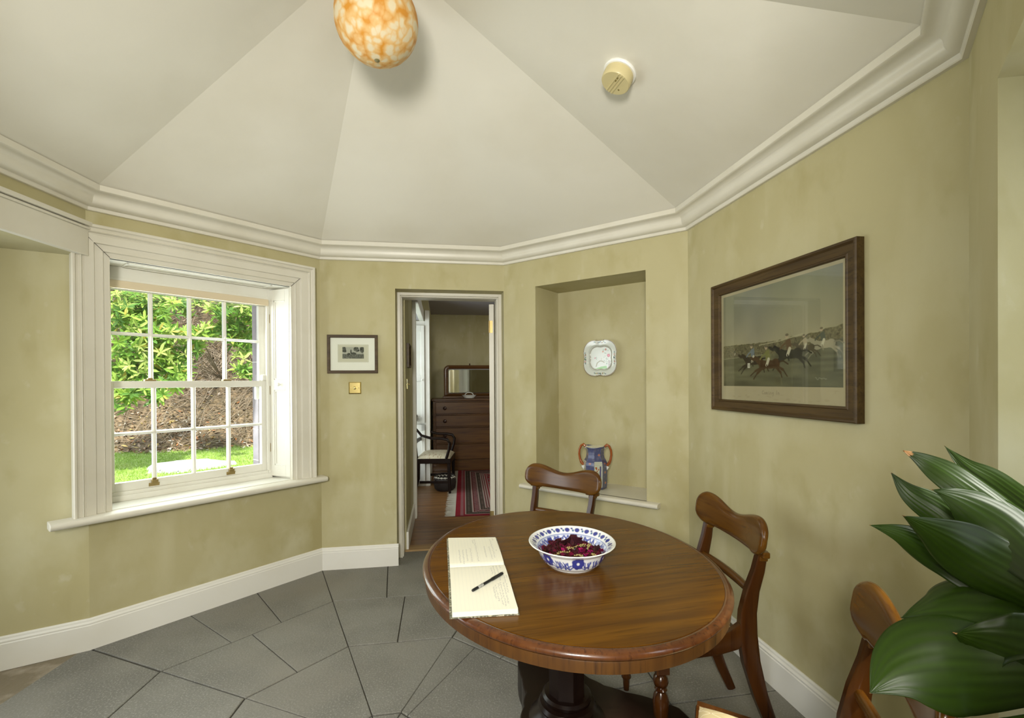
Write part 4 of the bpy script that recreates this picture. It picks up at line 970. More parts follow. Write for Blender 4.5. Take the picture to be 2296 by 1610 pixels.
# small engraving beside the window
sm = thing('framed_engraving', 'small landscape engraving in a wide white mount and thin brown frame, left of the doorway', 'picture', FBC)
x0, x1, z0, z1 = 0.050, 0.402, 1.4165, 1.695
picframe(MB(), x0, x1, z0, z1, [(0, 0), (0, 0.018), (0.002, 0.020), (0.018, 0.018), (0.021, 0.014), (0.021, 0.0)]).build('frame', M_frame, sm, smooth=25)
p = Paint(240, 188, (0.86, 0.85, 0.78))
bx0, bx1, by0, by1 = 0.175, 0.845, 0.22, 0.735
for e in ([(bx0, by0), (bx1, by0)], [(bx1, by0), (bx1, by1)], [(bx1, by1), (bx0, by1)], [(bx0, by1), (bx0, by0)]): p.line(e, 0.007, (0.34, 0.31, 0.17))
p.rect(bx0 + .01, by0 + .012, bx1 - .01, by1 - .012, (0.62, 0.60, 0.48))
ex0, ex1, ey0, ey1 = 0.27, 0.745, 0.285, 0.635
p.rect(ex0, ey0, ex1, ey1, (0.42, 0.42, 0.36))
n1 = p.noise(60, 40, 1, 3)
def ell2(x, y, rx, ry, c, al=1): 
    p.ell(ex0 + x * (ex1 - ex0), ey0 + y * (ey1 - ey0), rx * (ex1 - ex0), ry * (ex1 - ex0), c, 0, al)
p.rect(ex0, ey0 + .62 * (ey1 - ey0), ex1, ey1, (0.10, 0.105, 0.09))
for (x, y, rx, ry) in ((.06, .2, .11, .14), (.12, .36, .07, .06), (.64, .18, .12, .11), (.70, .30, .10, .06), (.92, .22, .10, .16), (.30, .62, .08, .06), (.52, .58, .12, .07), (.40, .42, .03, .12)): ell2(x, y, rx, ry, (0.035, 0.04, 0.035))
for (x) in (.66, .93): p.line([(ex0 + x * .475, ey0 + .1), (ex0 + x * .475, ey0 + .24)], 0.006, (0.12, 0.12, 0.1))
mk = ((p.X > ex0) & (p.X < ex1) & (p.Y > ey0) & (p.Y < ey1)).astype(float)
p.put(mk * np.clip(n1, 0, 1), (0.40, 0.40, 0.34), 0.45)
p.rect(ex0 - .03, ey0 - .03, ex0, ey1 + .03, (0.62, 0.60, 0.48)); p.rect(ex1, ey0 - .03, ex1 + .03, ey1 + .03, (0.62, 0.60, 0.48)); p.rect(ex0 - .03, ey0 - .035, ex1 + .03, ey0, (0.62, 0.60, 0.48)); p.rect(ex0 - .03, ey1, ex1 + .03, ey1 + .035, (0.62, 0.60, 0.48))
panel(p, x0 + 0.019, x1 - 0.019, z0 + 0.019, z1 - 0.019, -0.006, 'engraving', M_attr, sm)
MB().box(x0 + 0.020, x1 - 0.020, -0.0105, -0.0085, z0 + 0.020, z1 - 0.020).build('glazing', M_glass, sm)

# brass dimmer switch
sw = thing('light_switch', 'square polished brass dimmer switch plate under the small engraving', 'light switch', FBC)
cx, cz, hs = 0.2385, 1.310, 0.0435
pl = MB(); q0, q1 = hs, hs - 0.007
vs = [(cx + a * q, -y, cz + b_ * q) for q, y in ((q0, 0.0), (q0, 0.003), (q1, 0.008)) for a, b_ in ((-1, -1), (1, -1), (1, 1), (-1, 1))]
pl.add(vs, [(a + 4 * l, (a + 1) % 4 + 4 * l, (a + 1) % 4 + 4 * l + 4, a + 4 * l + 4) for l in (0, 1) for a in range(4)] + [(8, 9, 10, 11), (3, 2, 1, 0)])
pl.build('plate', M_brass, sw)
kb = MB().lathe([(0.011, 0.007), (0.011, 0.014), (0.009, 0.021), (0.006, 0.023)], 28, axis='y'); kb.v = [(x + cx, -y, z + cz) for x, y, z in kb.v]; kb.build('dimmer_knob', M_brass, sw, smooth=40)
for s in (-1, 1):
    kb = MB().lathe([(0.0042, 0.0075), (0.0042, 0.0088), (0.002, 0.0092)], 16, axis='y'); kb.v = [(x + cx + s * 0.0302, -y, z + cz) for x, y, z in kb.v]; kb.build('screw', M_oldbrass, sw)

# ------------------------------------------------------------------ china dish hung in the niche
dish = thing('wall_dish', 'square famille rose china dish with scalloped corners, hung on the niche back wall', 'dish', FCD @ Matrix.Translation((0.654, ND - 0.006, 1.517)))
def sq(a, r, q=4.2, notch=0.045):
    c, s = cos(a), sin(a); k = (abs(c) ** q + abs(s) ** q) ** (-1 / q)
    return r * k * (1 - notch * (0.5 + 0.5 * cos(4 * a)) ** 6 - 0.05 * (0.5 - 0.5 * cos(4 * a)) ** 3)
p = Paint(230, 230, (0.60, 0.64, 0.60)); RR = 0.135
def dx(x): return 0.5 + x / (2 * RR)
def dz(z): return 0.5 - z / (2 * RR)
ang_ = np.arctan2(0.5 - p.Y, p.X - 0.5); rad_ = np.hypot(p.X - .5, p.Y - .5) * 2 * RR
kk_ = (np.abs(np.cos(ang_)) ** 4.2 + np.abs(np.sin(ang_)) ** 4.2) ** (-1 / 4.2) * (1 - .045 * (0.5 + 0.5 * np.cos(4 * ang_)) ** 6 - .05 * (.5 - .5 * np.cos(4 * ang_)) ** 3)
rn = rad_ / kk_
p.put((np.abs(rn - 0.0855) < 0.0012).astype(float), (0.22, 0.16, 0.13)); p.put((np.abs(rn - 0.131) < 0.0022).astype(float), (0.20, 0.12, 0.07))
r_ = random.Random(8)
GRN, RSE, ORG, BRN, DBL = (0.10, 0.20, 0.10), (0.50, 0.08, 0.13), (0.45, 0.15, 0.06), (0.18, 0.12, 0.06), (0.07, 0.10, 0.20)
for s in range(4):
    for k in range(-5, 6):
        t = k * 0.0085; u, v = (t, 0.115) if s == 0 else (t, -0.113) if s == 1 else (-0.115, t) if s == 2 else (0.113, t)
        p.ell(dx(u + r_.uniform(-.003, .003)), dz(v + r_.uniform(-.005, .005)), 0.016 if k else .022, 0.013 if k else 0.02, [GRN, DBL, BRN, RSE if s > 1 else (0.35, 0.25, .08)][abs(k) % 4])
for (x, z, s, c) in ((0.038, 0.062, 0.026, (0.35, 0.08, 0.04)), (0.016, 0.047, 0.022, ORG), (0.060, 0.018, 0.044, RSE), (-0.046, 0.002, 0.020, (0.40, .14, .16))):
    for t in range(6): p.ell(dx(x + s * .12 * cos(t * 1.05)), dz(z + s * .12 * sin(t * 1.05)), s * .62, s * .62, c)
    p.ell(dx(x), dz(z), s * .4, s * .4, tuple(min(1, q * 1.4 + .05) for q in c))
for k in range(34): 
    x, z = r_.choice([(0.045, 0.05), (0.06, 0.0), (0.06, 0.04), (-0.045, 0.0), (0.07, -0.03), (0.05, -0.02)]); p.ell(dx(x + r_.uniform(-.03, .02)), dz(z + r_.uniform(-.03, .03)), 0.014, 0.007, (0.12, 0.26, 0.15), r_.uniform(0, 3))
p.line([(dx(-.038), dz(-.06)), (dx(-.030), dz(-.035)), (dx(-.008), dz(-.020)), (dx(.012), dz(-.022)), (dx(.026), dz(-.032))], 0.024, (0.22, 0.20, 0.08))
p.line([(dx(.004), dz(-.02)), (dx(.006), dz(.0))], 0.008, (.25, .26, .12))
p.poly([(dx(-.05), dz(-.078)), (dx(.0), dz(-.062)), (dx(.045), dz(-.056)), (dx(.048), dz(-.078))], (0.16, 0.42, 0.07))
for k in range(5): p.line([(dx(.058 + k * .005), dz(-.075)), (dx(.060 + k * .003), dz(-.02))], 0.007, (0.24, 0.17, 0.15))
ds = MB(); n, rows_ = 144, 34
dprof = [(0.0, 0.022), (0.080, 0.022), (0.086, 0.024), (0.092, 0.034), (0.098, 0.040), (0.110, 0.042), (0.128, 0.044), (0.132, 0.0445)]
vs = []; cols = []
xs_ = [q[0] for q in dprof]; ys_ = [q[1] for q in dprof]
for j in range(rows_):
    rj = 0.0005 + 0.1315 * (j / (rows_ - 1)); yy = float(np.interp(rj, xs_, ys_))
    for k in range(n):
        a = 2 * pi * k / n; R = sq(a, rj); x, z = R * cos(a), R * sin(a); vs.append((x, -yy + 0.004, z))
        px_, py_ = int(min(229, max(0, dx(x) * 230))), int(min(229, max(0, dz(z) * 230))); cols.append(p.a[py_, px_])
# finer colour: rebuild as a dense grid clipped to the outline
vs = []; cols = []; N_ = 170
for j in range(N_):
    for i in range(N_):
        u, v = 2 * i / (N_ - 1) - 1, 2 * j / (N_ - 1) - 1
        # map square to superellipse disc
        m_ = max(abs(u), abs(v)); a = atan2(v, u); R = sq(a, 0.132 * m_); x, z = R * cos(a), R * sin(a)
        vs.append((x, -float(np.interp(0.132 * m_, xs_, ys_)) + 0.004, z)); px_, py_ = int(min(229, max(0, dx(x) * 230))), int(min(229, max(0, dz(z) * 230))); cols.append(p.a[py_, px_])
ds.v = vs; ds.f = [(j * N_ + i, j * N_ + i + 1, (j + 1) * N_ + i + 1, (j + 1) * N_ + i) for j in range(N_ - 1) for i in range(N_ - 1)]; ds.m = [0] * len(ds.f); ds.cols = cols
ds.build('dish_face', M_china, dish, smooth=180, recalc=False)
bk = MB(); bk.grid(n, 6, lambda s, t: (lambda a, R, y: (R * cos(a), y, R * sin(a)))(2 * pi * s, sq(2 * pi * s, [0.132, 0.133, 0.130, 0.10, 0.082, 0.01][min(5, int(round(t * 5)))]), [-0.0408, -0.0395, -0.037, -0.030, -0.006, -0.006][min(5, int(round(t * 5)))]), closeu=True)
bk.build('dish_back', M_glaze, dish, smooth=60)
M_wire = pmat('brass_wire', (0.75, 0.70, 0.5), 0.35, 0.6)
for (x, z, s) in ((-0.032, 0.128, 1), (0.028, 0.128, 1), (-0.032, -0.128, -1), (0.030, -0.128, -1)):
    MB().tube([(x, 0.002, z + s * .004), (x, -0.030, z + s * 0.006), (x, -0.046, z + s * 0.003), (x, -0.046, z - s * 0.006)], 0.0014, 6).build('hanger_hook', M_wire, dish)

# ------------------------------------------------------------------ ironstone jug-vase on the niche sill
vs_ = thing('two_handled_vase', 'octagonal blue and iron-red patterned vase with two orange handles, on the niche sill', 'vase', FCD @ Matrix.Translation((0.678, 0.150, NZ0)) @ Matrix.Rotation(radians(20), 4, 'Z'))
vprof = [(0.070, 0.0), (0.078, 0.004), (0.080, 0.03), (0.081, 0.10), (0.081, 0.165), (0.078, 0.185), (0.070, 0.203), (0.063, 0.213), (0.059, 0.235), (0.059, 0.255), (0.062, 0.272), (0.069, 0.284), (0.073, 0.292)]
p = Paint(400, 260, (0.060, 0.070, 0.17)); r_ = random.Random(2)
p.put(np.clip(p.noise(40, 26, 1, 4), 0, 1), (0.13, 0.13, 0.20), 0.7)
IR, PK, CRM = (0.36, 0.085, 0.020), (0.50, 0.26, 0.20), (0.50, 0.53, 0.44)
def motif(x, y, s):
    for t in range(8): p.ell(x + s * .62 * cos(t * .785), y + s * .42 * sin(t * .785) / p.asp, s * .20, s * .16, PK)
    p.ell(x, y, s * .55, s * .34, IR); p.ell(x, y, s * .16, s * .16, PK)
# rows: 0 = top of vase, 1 = foot ; panels on alternate faces
for k in range(4):
    xc = (k * 2 + .5) / 8
    p.rect(xc - .058, 0.345, xc + .058, 0.93, CRM)
    p.line([(xc - .05, .375), (xc + .05, .375), (xc + .05, .40), (xc - .05, .40), (xc - .05, .375)], 0.0025, (0.25, 0.14, .07)); p.line([(xc - .058, .43), (xc + .058, .43)], 0.003, (0.18, .12, .10))
    for t in range(9): p.ell(xc + r_.uniform(-.045, .01), r_.uniform(.47, .88), 0.013, 0.008, IR, r_.uniform(0, 3))
    for t in range(6): p.line([(xc + r_.uniform(-.04, .0), .6 + t * .05), (xc + r_.uniform(-.04, .01), .64 + t * .05)], 0.004, (.10, .12, .10))
    p.poly([(xc + .02, .45), (xc + .04, .45), (xc + .035, .9), (xc + .015, .9)], (0.07, 0.06, 0.18)); motif(xc + .03, .19, 0.030)
    xo = (k * 2 + 1.5) / 8; motif(xo, .60, 0.030); motif(xo + .01, .84, 0.030); motif(xo, .40, .025)
nseg = 400; vb = MB(); L = [0]
for i in range(1, len(vprof)): L.append(L[-1] + math.hypot(vprof[i][0] - vprof[i - 1][0], vprof[i][1] - vprof[i - 1][1]))
vv = []; m = 260
for j in range(m):
    t = (1 - j / (m - 1)) * L[-1]; rr_ = float(np.interp(t, L, [q[0] for q in vprof])); zz = float(np.interp(t, L, [q[1] for q in vprof]))
    for k in range(nseg):
        a = 2 * pi * k / nseg; am_ = ((a) % (pi / 4)) - pi / 8; oc = cos(pi / 8) / cos(am_) * 1.03
        vv.append((rr_ * oc * cos(a), rr_ * oc * sin(a), zz + (0.006 * cos(a * 2 + 0.6) if j < 8 else 0)))
vb.v = vv; vb.f = [(j * nseg + k, j * nseg + (k + 1) % nseg, (j + 1) * nseg + (k + 1) % nseg, (j + 1) * nseg + k) for j in range(m - 1) for k in range(nseg)]; vb.m = [0] * len(vb.f); vb.cols = p.a
vb.build('body', M_china, vs_, smooth=14, recalc=False)
lidm = MB().lathe([(0.066, 0.290), (0.058, 0.282), (0.048, 0.262), (0.046, 0.05), (0.002, 0.048)], 32); lidm.build('interior', M_glaze, vs_, smooth=60)
M_or = pmat('orange_glaze', (0.30, 0.075, 0.012), 0.15, coat=0.6)
for s in (-1, 1):
    hdl = MB(); pts = [(s * 0.064, 0, 0.288), (s * 0.082, 0, 0.304), (s * 0.098, 0, 0.294), (s * 0.110, 0, 0.266), (s * 0.112, 0, 0.235), (s * 0.106, 0, 0.200), (s * 0.096, 0, 0.175), (s * 0.080, 0, 0.160)]
    hdl.tube(pts, [0.009, 0.010, 0.0085, 0.0080, 0.0080, 0.0085, 0.011, 0.010], 12, sq=1.2, up=(0, 1, 0)); o = hdl.build('handle', M_or, vs_, smooth=60, label='orange glazed handle')
    MB().tube([(s * 0.088, 0, 0.155), (s * 0.082, 0, 0.140), (s * 0.080, 0, 0.128)], [0.012, 0.010, 0.004], 10).build('handle_terminal', M_glaze, vs_, smooth=60)
    MB().tube([(s * 0.068, 0, 0.288), (s * 0.052, 0, 0.282)], [0.012, 0.008], 10).build('handle_terminal', M_glaze, vs_, smooth=60)

# ------------------------------------------------------------------ smoke alarm on the sloping ceiling
cdn = Vector((-0.40778, -0.06232, -0.91095)); pdt = Vector((0.4547, 1.9064, 2.6245)) 
sa = thing('smoke_alarm', 'round cream smoke alarm on the sloping white ceiling', 'smoke alarm')
zax = Vector((-0.10, -0.20, -0.97)).normalized()
def basis_m(z, loc, rot=0):
    x = Vector((1, 0.25, 0)); x = (x - z * x.dot(z)).normalized(); y = z.cross(x); return Matrix.Translation(loc) @ Matrix((x, y, z)).transposed().to_4x4() @ Matrix.Rotation(rot, 4, 'Z')
sa.matrix_world = basis_m(cdn, pdt)
M_alarm = pmat('yellowed_plastic', (0.58, 0.50, 0.27), 0.4)
MB().lathe([(0.068, -0.006), (0.070, 0.003), (0.067, 0.008), (0.05, 0.0085)], 48).build('base_ring', pmat('white_plastic', (0.8, 0.8, 0.78), 0.3), sa, smooth=40)
MB().lathe([(0.061, 0.008), (0.062, 0.018), (0.062, 0.034), (0.061, 0.048), (0.058, 0.0518), (0.001, 0.0520)], 56).build('cover', M_alarm, sa, smooth=40)
vt = MB()
for k, x in enumerate((-0.012, 0.0, 0.012)): 
    Lh = 0.056
    vt.box(x - 0.0022, x + 0.0022, -Lh, Lh, 0.0520, 0.0552)
vt.build('vent_ribs', M_alarm, sa)
M_ind = pmat('olive_plastic', (0.20, 0.16, 0.05), 0.4)
for (x, y, r_, h_) in ((0.028, -0.018, 0.004, 0.0528), (-0.006, 0.018, 0.003, 0.0556), (-0.006, 0.034, 0.003, 0.0556)): MB().lathe([(r_, 0.0520), (r_, h_)], 12, c=(x, y, 0)).build('indicator', M_ind, sa)

# ------------------------------------------------------------------ pendant globe
lamp = thing('pendant_lamp', 'ball-shaped pendant of mottled orange and cream glass hanging from the ceiling peak', 'lamp', at(CEN[0], CEN[1], 2.752))
M_lamp = bpy.data.materials.new('mottled_art_glass'); M_lamp.use_nodes = True; nt = M_lamp.node_tree; b = nt.nodes['Principled BSDF']
tc = nt.nodes.new('ShaderNodeTexCoord'); mp = node(nt, 'ShaderNodeMapping'); mp.inputs['Scale'].default_value = (30, 30, 27); nt.links.new(tc.outputs['Object'], mp.inputs[0])
nz = node(nt, 'ShaderNodeTexNoise'); nz.inputs['Scale'].default_value = 0.9; nt.links.new(mp.outputs[0], nz.inputs['Vector'])
ad = node(nt, 'ShaderNodeMix', data_type='RGBA', blend_type='LINEAR_LIGHT'); ad.inputs[0].default_value = 0.55; nt.links.new(mp.outputs[0], ad.inputs[6]); nt.links.new(nz.outputs['Color'], ad.inputs[7])
vo = node(nt, 'ShaderNodeTexVoronoi', feature='F1'); vo.inputs['Scale'].default_value = 1.0; nt.links.new(ad.outputs[2], vo.inputs['Vector'])
n2 = node(nt, 'ShaderNodeTexNoise'); n2.inputs['Scale'].default_value = 0.45; n2.inputs['Detail'].default_value = 5; nt.links.new(mp.outputs[0], n2.inputs['Vector'])
m2 = node(nt, 'ShaderNodeMapRange'); m2.inputs[1].default_value = 0.30; m2.inputs[2].default_value = 0.70; m2.inputs[3].default_value = -0.16; m2.inputs[4].default_value = 0.18; nt.links.new(n2.outputs[0], m2.inputs[0])
dv = node(nt, 'ShaderNodeMath', operation='ADD'); nt.links.new(vo.outputs[0], dv.inputs[0]); nt.links.new(m2.outputs[0], dv.inputs[1])
rp = node(nt, 'ShaderNodeValToRGB'); rp.color_ramp.elements[0].color = (0.72, 0.62, 0.43, 1); rp.color_ramp.elements[0].position = 0.30; rp.color_ramp.elements[1].color = (0.62, 0.27, 0.035, 1); rp.color_ramp.elements[1].position = 0.86
e_ = rp.color_ramp.elements.new(0.52); e_.color = (0.72, 0.47, 0.20, 1)
nt.links.new(dv.outputs[0], rp.inputs[0]); nt.links.new(rp.outputs[0], b.inputs['Base Color']); b.inputs['Roughness'].default_value = 0.5; b.inputs['Specular IOR Level'].default_value = 0.3
GRD = 0.158
MB().lathe([(0.0012 if k == 0 else GRD * sin(pi * k / 30), -GRD * 0.96 * cos(pi * k / 30)) for k in range(0, 28)], 72).build('glass_shade', M_lamp, lamp, smooth=80)
MB().lathe([(0.048, 0.132), (0.052, 0.140), (0.045, 0.155), (0.020, 0.165), (0.006, 0.17), (0.006, 0.27), (0.03, 0.285), (0.035, 0.30)], 32).build('gallery', M_oldbrass, lamp, smooth=40)
MB().lathe([(0.010, -0.149), (0.010, -0.1525), (0.004, -0.157), (0.001, -0.158)], 16).build('end_cap', pmat('tarnished_cap', (0.16, 0.14, 0.06), 0.5), lamp, smooth=50)

# ================================================================== THE ROOM BEYOND THE DOOR
FY = 0.002
ch = thing('chest_of_drawers', 'tall mahogany chest of drawers with turned knobs against the far wall beyond the doorway', 'chest of drawers', FBC @ Matrix.Translation((0, 0, FY)))
CH = 1.092
c0, c1, cy0, cy1 = 0.722, 1.840, 3.55, 4.03
m = MB(); m.box(c0, c0 + 0.022, cy0, cy1, 0.0, 1.057); m.box(c1 - 0.022, c1, cy0, cy1, 0.0, 1.057); m.box(c0 + 0.022, c1 - 0.022, cy1 - 0.01, cy1, 0.1, 1.057)
for z in (0.155, 0.410, 0.660, 0.850, 1.048): m.box(c0 + 0.022, c1 - 0.022, cy0 + 0.004, cy1 - 0.012, z - 0.009, z + 0.009)
m.box(c0 + 0.02, c0 + 0.040, cy0 - 0.004, cy0 + 0.02, 0.16, 1.055); m.box(c1 - 0.040, c1 - 0.02, cy0 - 0.004, cy0 + 0.02, 0.16, 1.055)
m.build('carcass', M_chest, ch, bevel=0.003)
MB().box(c0 - 0.022, c1 + 0.022, cy0 - 0.028, cy1, 1.058, 1.092).build('top', M_chest, ch, bevel=0.008, seg=3)
MB().box(c0 - 0.012, c1 + 0.012, cy0 - 0.016, cy1, 0.0, 0.150).build('plinth', M_chest, ch, bevel=0.005)
M_knob = pmat('dark_turned_wood', (0.035, 0.014, 0.012), 0.2, coat=0.5)
def drawer(x0, x1, z0, z1, knobs):
    d = MB().box(x0, x1, cy0 - 0.002, cy0 + 0.30, z0, z1).build('drawer', M_chest, ch, bevel=0.003)
    for kx in knobs:
        k = MB().lathe([(0.010, 0.0), (0.009, 0.010), (0.018, 0.016), (0.027, 0.026), (0.028, 0.036), (0.020, 0.045), (0.004, 0.048)], 24, axis='y')
        k.v = [(x + kx, cy0 - 0.002 - y, z + (z0 + z1) / 2) for x, y, z in k.v]; k.build('knob', M_knob, d, smooth=50)
xl, xr = c0 + 0.043, c1 - 0.043; kl, kr = 0.900, 1.630
drawer(xl, xr, 0.862, 1.036, (kl, kr))
for (a0, a1) in ((0.672, 0.838), (0.422, 0.648), (0.167, 0.398)): drawer(xl, xr, a0, a1, (kl, kr))
# dressing mirror
mi = thing('dressing_mirror', 'wide round-cornered mahogany framed mirror standing on the chest of drawers', 'mirror', FBC @ Matrix.Translation((0, 0, FY + 1.0925)))
mx0, mx1, my = 0.890, 1.700, 3.80; mz0, mz1 = 0.035, 0.515
def rrect(x0, x1, z0, z1, rt, rb, n=8):
    pts = []
    for (cx, cz, r, a0) in ((x1 - rt, z1 - rt, rt, 0), (x0 + rt, z1 - rt, rt, 90), (x0 + rb, z0 + rb, rb, 180), (x1 - rb, z0 + rb, rb, 270)):
        for k in range(n): a = radians(a0 + 90 * k / (n - 1)); pts.append((cx + r * cos(a), cz + r * sin(a)))
    return pts
o_, i_ = rrect(mx0, mx1, mz0, mz1, 0.075, 0.01), rrect(mx0 + 0.062, mx1 - 0.062, mz0 + 0.035, mz1 - 0.055, 0.035, 0.03)
m_ = rrect(mx0 + 0.03, mx1 - 0.03, mz0 + 0.018, mz1 - 0.027, 0.055, 0.02)
n = len(o_); vs = [(x, my + 0.02, z) for x, z in o_] + [(x, my - 0.012, z) for x, z in o_] + [(x, my - 0.022, z) for x, z in m_] + [(x, my - 0.010, z) for x, z in i_] + [(x, my + 0.02, z) for x, z in i_]
fs = [(l * n + k, l * n + (k + 1) % n, ((l + 1) % 5) * n + (k + 1) % n, ((l + 1) % 5) * n + k) for l in range(5) for k in range(n)]
MB().add(vs, fs).build('frame', M_chest, mi, smooth=40)
MB().prism([(x, z) for x, z in i_], 0, 0.008).build('glass', M_mirror, mi)
g_ = mi.children[-1]; g_.data.transform(Matrix(((1, 0, 0, 0), (0, 0, 1, my - 0.004), (0, 1, 0, 0), (0, 0, 0, 1)))); g_.data.flip_normals()
bvl = MB(); j_ = rrect(mx0 + 0.078, mx1 - 0.078, mz0 + 0.051, mz1 - 0.071, 0.028, 0.024)
bvl.add([(x, my - 0.0045, z) for x, z in i_] + [(x, my - 0.0075, z) for x, z in j_], [(k, (k + 1) % n, n + (k + 1) % n, n + k) for k in range(n)]).build('bevelled_edge', M_mirror, mi)
MB().box(mx0 - 0.02, mx1 + 0.02, my - 0.05, my + 0.05, 0.0005, 0.034).build('base', M_chest, mi, bevel=0.006)
MB().lathe([(0.010, mz1), (0.006, mz1 + 0.008), (0.011, mz1 + 0.018), (0.003, mz1 + 0.030)], 16, c=((mx0 + mx1) / 2, my, 0)).build('finial', M_knob, mi, smooth=50)
# white china basket on the chest
db = thing('china_dish', 'small white china dish with arched handle on the chest in front of the mirror', 'dish', FBC @ Matrix.Translation((1.275, 3.66, FY + 1.0925)))
MB().lathe([(0.05, 0.0), (0.075, 0.004), (0.095, 0.030), (0.112, 0.048), (0.118, 0.050), (0.110, 0.046), (0.09, 0.030), (0.002, 0.012)], 48, 1.0, 0.55).build('bowl', M_glaze, db, smooth=50)
MB().tube([(0.108 * cos(pi * k / 12) * 0.6, 0, 0.045 + 0.045 * sin(pi * k / 12)) for k in range(13)], 0.006, 8, up=(0, 1, 0)).build('handle', M_glaze, db, smooth=60)
# armchair by the window
ac = thing('armchair', 'dark mahogany armchair with floral tapestry seat beside the far room window', 'chair', FBC @ Matrix.Translation((0.985, 2.33, FY)) @ Matrix.Rotation(radians(-8), 4, 'Z'))
# local: faces +x; seat spans x -0.42..0, y -0.25..0.25
p = Paint(150, 150, (0.42, 0.37, 0.26)); r_ = random.Random(5)
for k in range(150):
    x, y, a = r_.random(), r_.random(), r_.uniform(0, 6.3); s = r_.uniform(.02, .05)
    p.line([(x + s * t / 5 * cos(a + t * .4), y + s * t / 5 * sin(a + t * .4)) for t in range(6)], 0.012, r_.choice([(0.16, 0.09, 0.04), (0.20, 0.15, 0.06), (0.24, 0.10, 0.06), (.5, .46, .36)]))
sm_ = MB(); N_ = 150
sm_.v = [(-0.40 + 0.40 * i / (N_ - 1), -0.24 + 0.48 * j / (N_ - 1), 0.425 + 0.055 * ((1 - (2 * i / (N_ - 1) - 1) ** 4) * (1 - (2 * j / (N_ - 1) - 1) ** 4)) ** .5) for j in range(N_) for i in range(N_)]
sm_.f = [(j * N_ + i, j * N_ + i + 1, (j + 1) * N_ + i + 1, (j + 1) * N_ + i) for j in range(N_ - 1) for i in range(N_ - 1)]; sm_.m = [0] * len(sm_.f); sm_.cols = p.a
sm_.build('seat', M_attr, ac, smooth=180, recalc=False)
m = MB(); m.box(-0.41, 0.01, -0.25, 0.25, 0.365, 0.425); m.build('seat_frame', M_dark, ac, bevel=0.006)
for (x, y) in ((-0.015, -0.225), (-0.015, 0.225), (-0.385, -0.225), (-0.385, 0.225)):
    MB().bars([(x, y, 0.364), (x, y, 0.18), (x + (0.01 if x > -.2 else -0.05), y, 0.0)], [0.042, 0.036, 0.028], [0.042, 0.036, 0.028], side=(0, 1, 0)).build('leg', M_dark, ac, smooth=40)
MB().bars([(-0.37, -0.225, 0.14), (-0.02, -0.225, 0.14)], 0.02, 0.03, side=(0, 1, 0)).bars([(-0.37, 0.225, 0.14), (-0.02, 0.225, 0.14)], 0.02, 0.03, side=(0, 1, 0)).bars([(-0.2, -0.225, 0.14), (-0.2, 0.225, 0.14)], 0.02, 0.025, side=(0, 0, 1)).build('stretcher', M_dark, ac)
for s in (-1, 1):
    pts = [(-0.42, s * 0.235, 0.80), (-0.34, s * 0.245, 0.705), (-0.22, s * 0.25, 0.672), (-0.10, s * 0.25, 0.668), (-0.03, s * 0.25, 0.655), (0.000, s * 0.25, 0.610), (-0.010, s * 0.245, 0.54), (-0.045, s * 0.235, 0.425)]
    MB().tube(pts, [0.014, 0.016, 0.017, 0.018, 0.019, 0.018, 0.017, 0.018], 10, up=(0, 1, 0)).build('arm', M_dark, ac, smooth=60)
    MB().bars([(-0.400, s * 0.225, 0.40), (-0.425, s * 0.22, 0.62), (-0.475, s * 0.215, 0.90)], 0.034, 0.034, side=(0, 1, 0)).build('back_post', M_dark, ac, smooth=40)
m = MB(); m.bars([(-0.475, -0.24, 0.885), (-0.500, 0, 0.885), (-0.475, 0.24, 0.885)], 0.085, 0.028, side=(0, 0, 1)); m.bars([(-0.425, -0.21, 0.62), (-0.43, 0, 0.62), (-0.425, 0.21, 0.62)], 0.05, 0.022, side=(0, 0, 1)); 
m.build('back_rail', M_dark, ac, bevel=0.005)
# workbasket under the chair
wb = thing('woven_basket', 'small dark basket with a pale zigzag lining on the boards under the armchair', 'basket', FBC @ Matrix.Translation((0.890, 2.30, FY)))
M_bsk = pmat('black_wicker', (0.018, 0.012, 0.010), 0.6, bump=((60, 60, 140), 0.8, 0.01))
MB().lathe([(0.10, 0.0), (0.128, 0.03), (0.140, 0.10), (0.132, 0.165), (0.126, 0.165), (0.132, 0.10), (0.12, 0.03), (0.002, 0.02)], 40, 1.0, 0.85).build('wicker', M_bsk, wb, smooth=50)
z_ = MB(); n = 36; vs = []
for k in range(n): a = 2 * pi * k / n; vs += [(0.1345 * cos(a), 0.1145 * sin(a), 0.165 if k % 2 else 0.128), (0.120 * cos(a), 0.102 * sin(a), 0.178 if k % 2 else 0.170)]
z_.add(vs, [(2 * k, 2 * ((k + 1) % n), 2 * ((k + 1) % n) + 1, 2 * k + 1) for k in range(n)]); z_.build('lining', pmat('cream_lining', (0.55, 0.52, 0.44), 0.8), wb)
MB().tube([(0.13 * cos(pi * k / 12), 0, 0.16 + 0.055 * sin(pi * k / 12)) for k in range(13)], 0.007, 8, up=(0, 1, 0)).build('handle', M_bsk, wb, smooth=60)
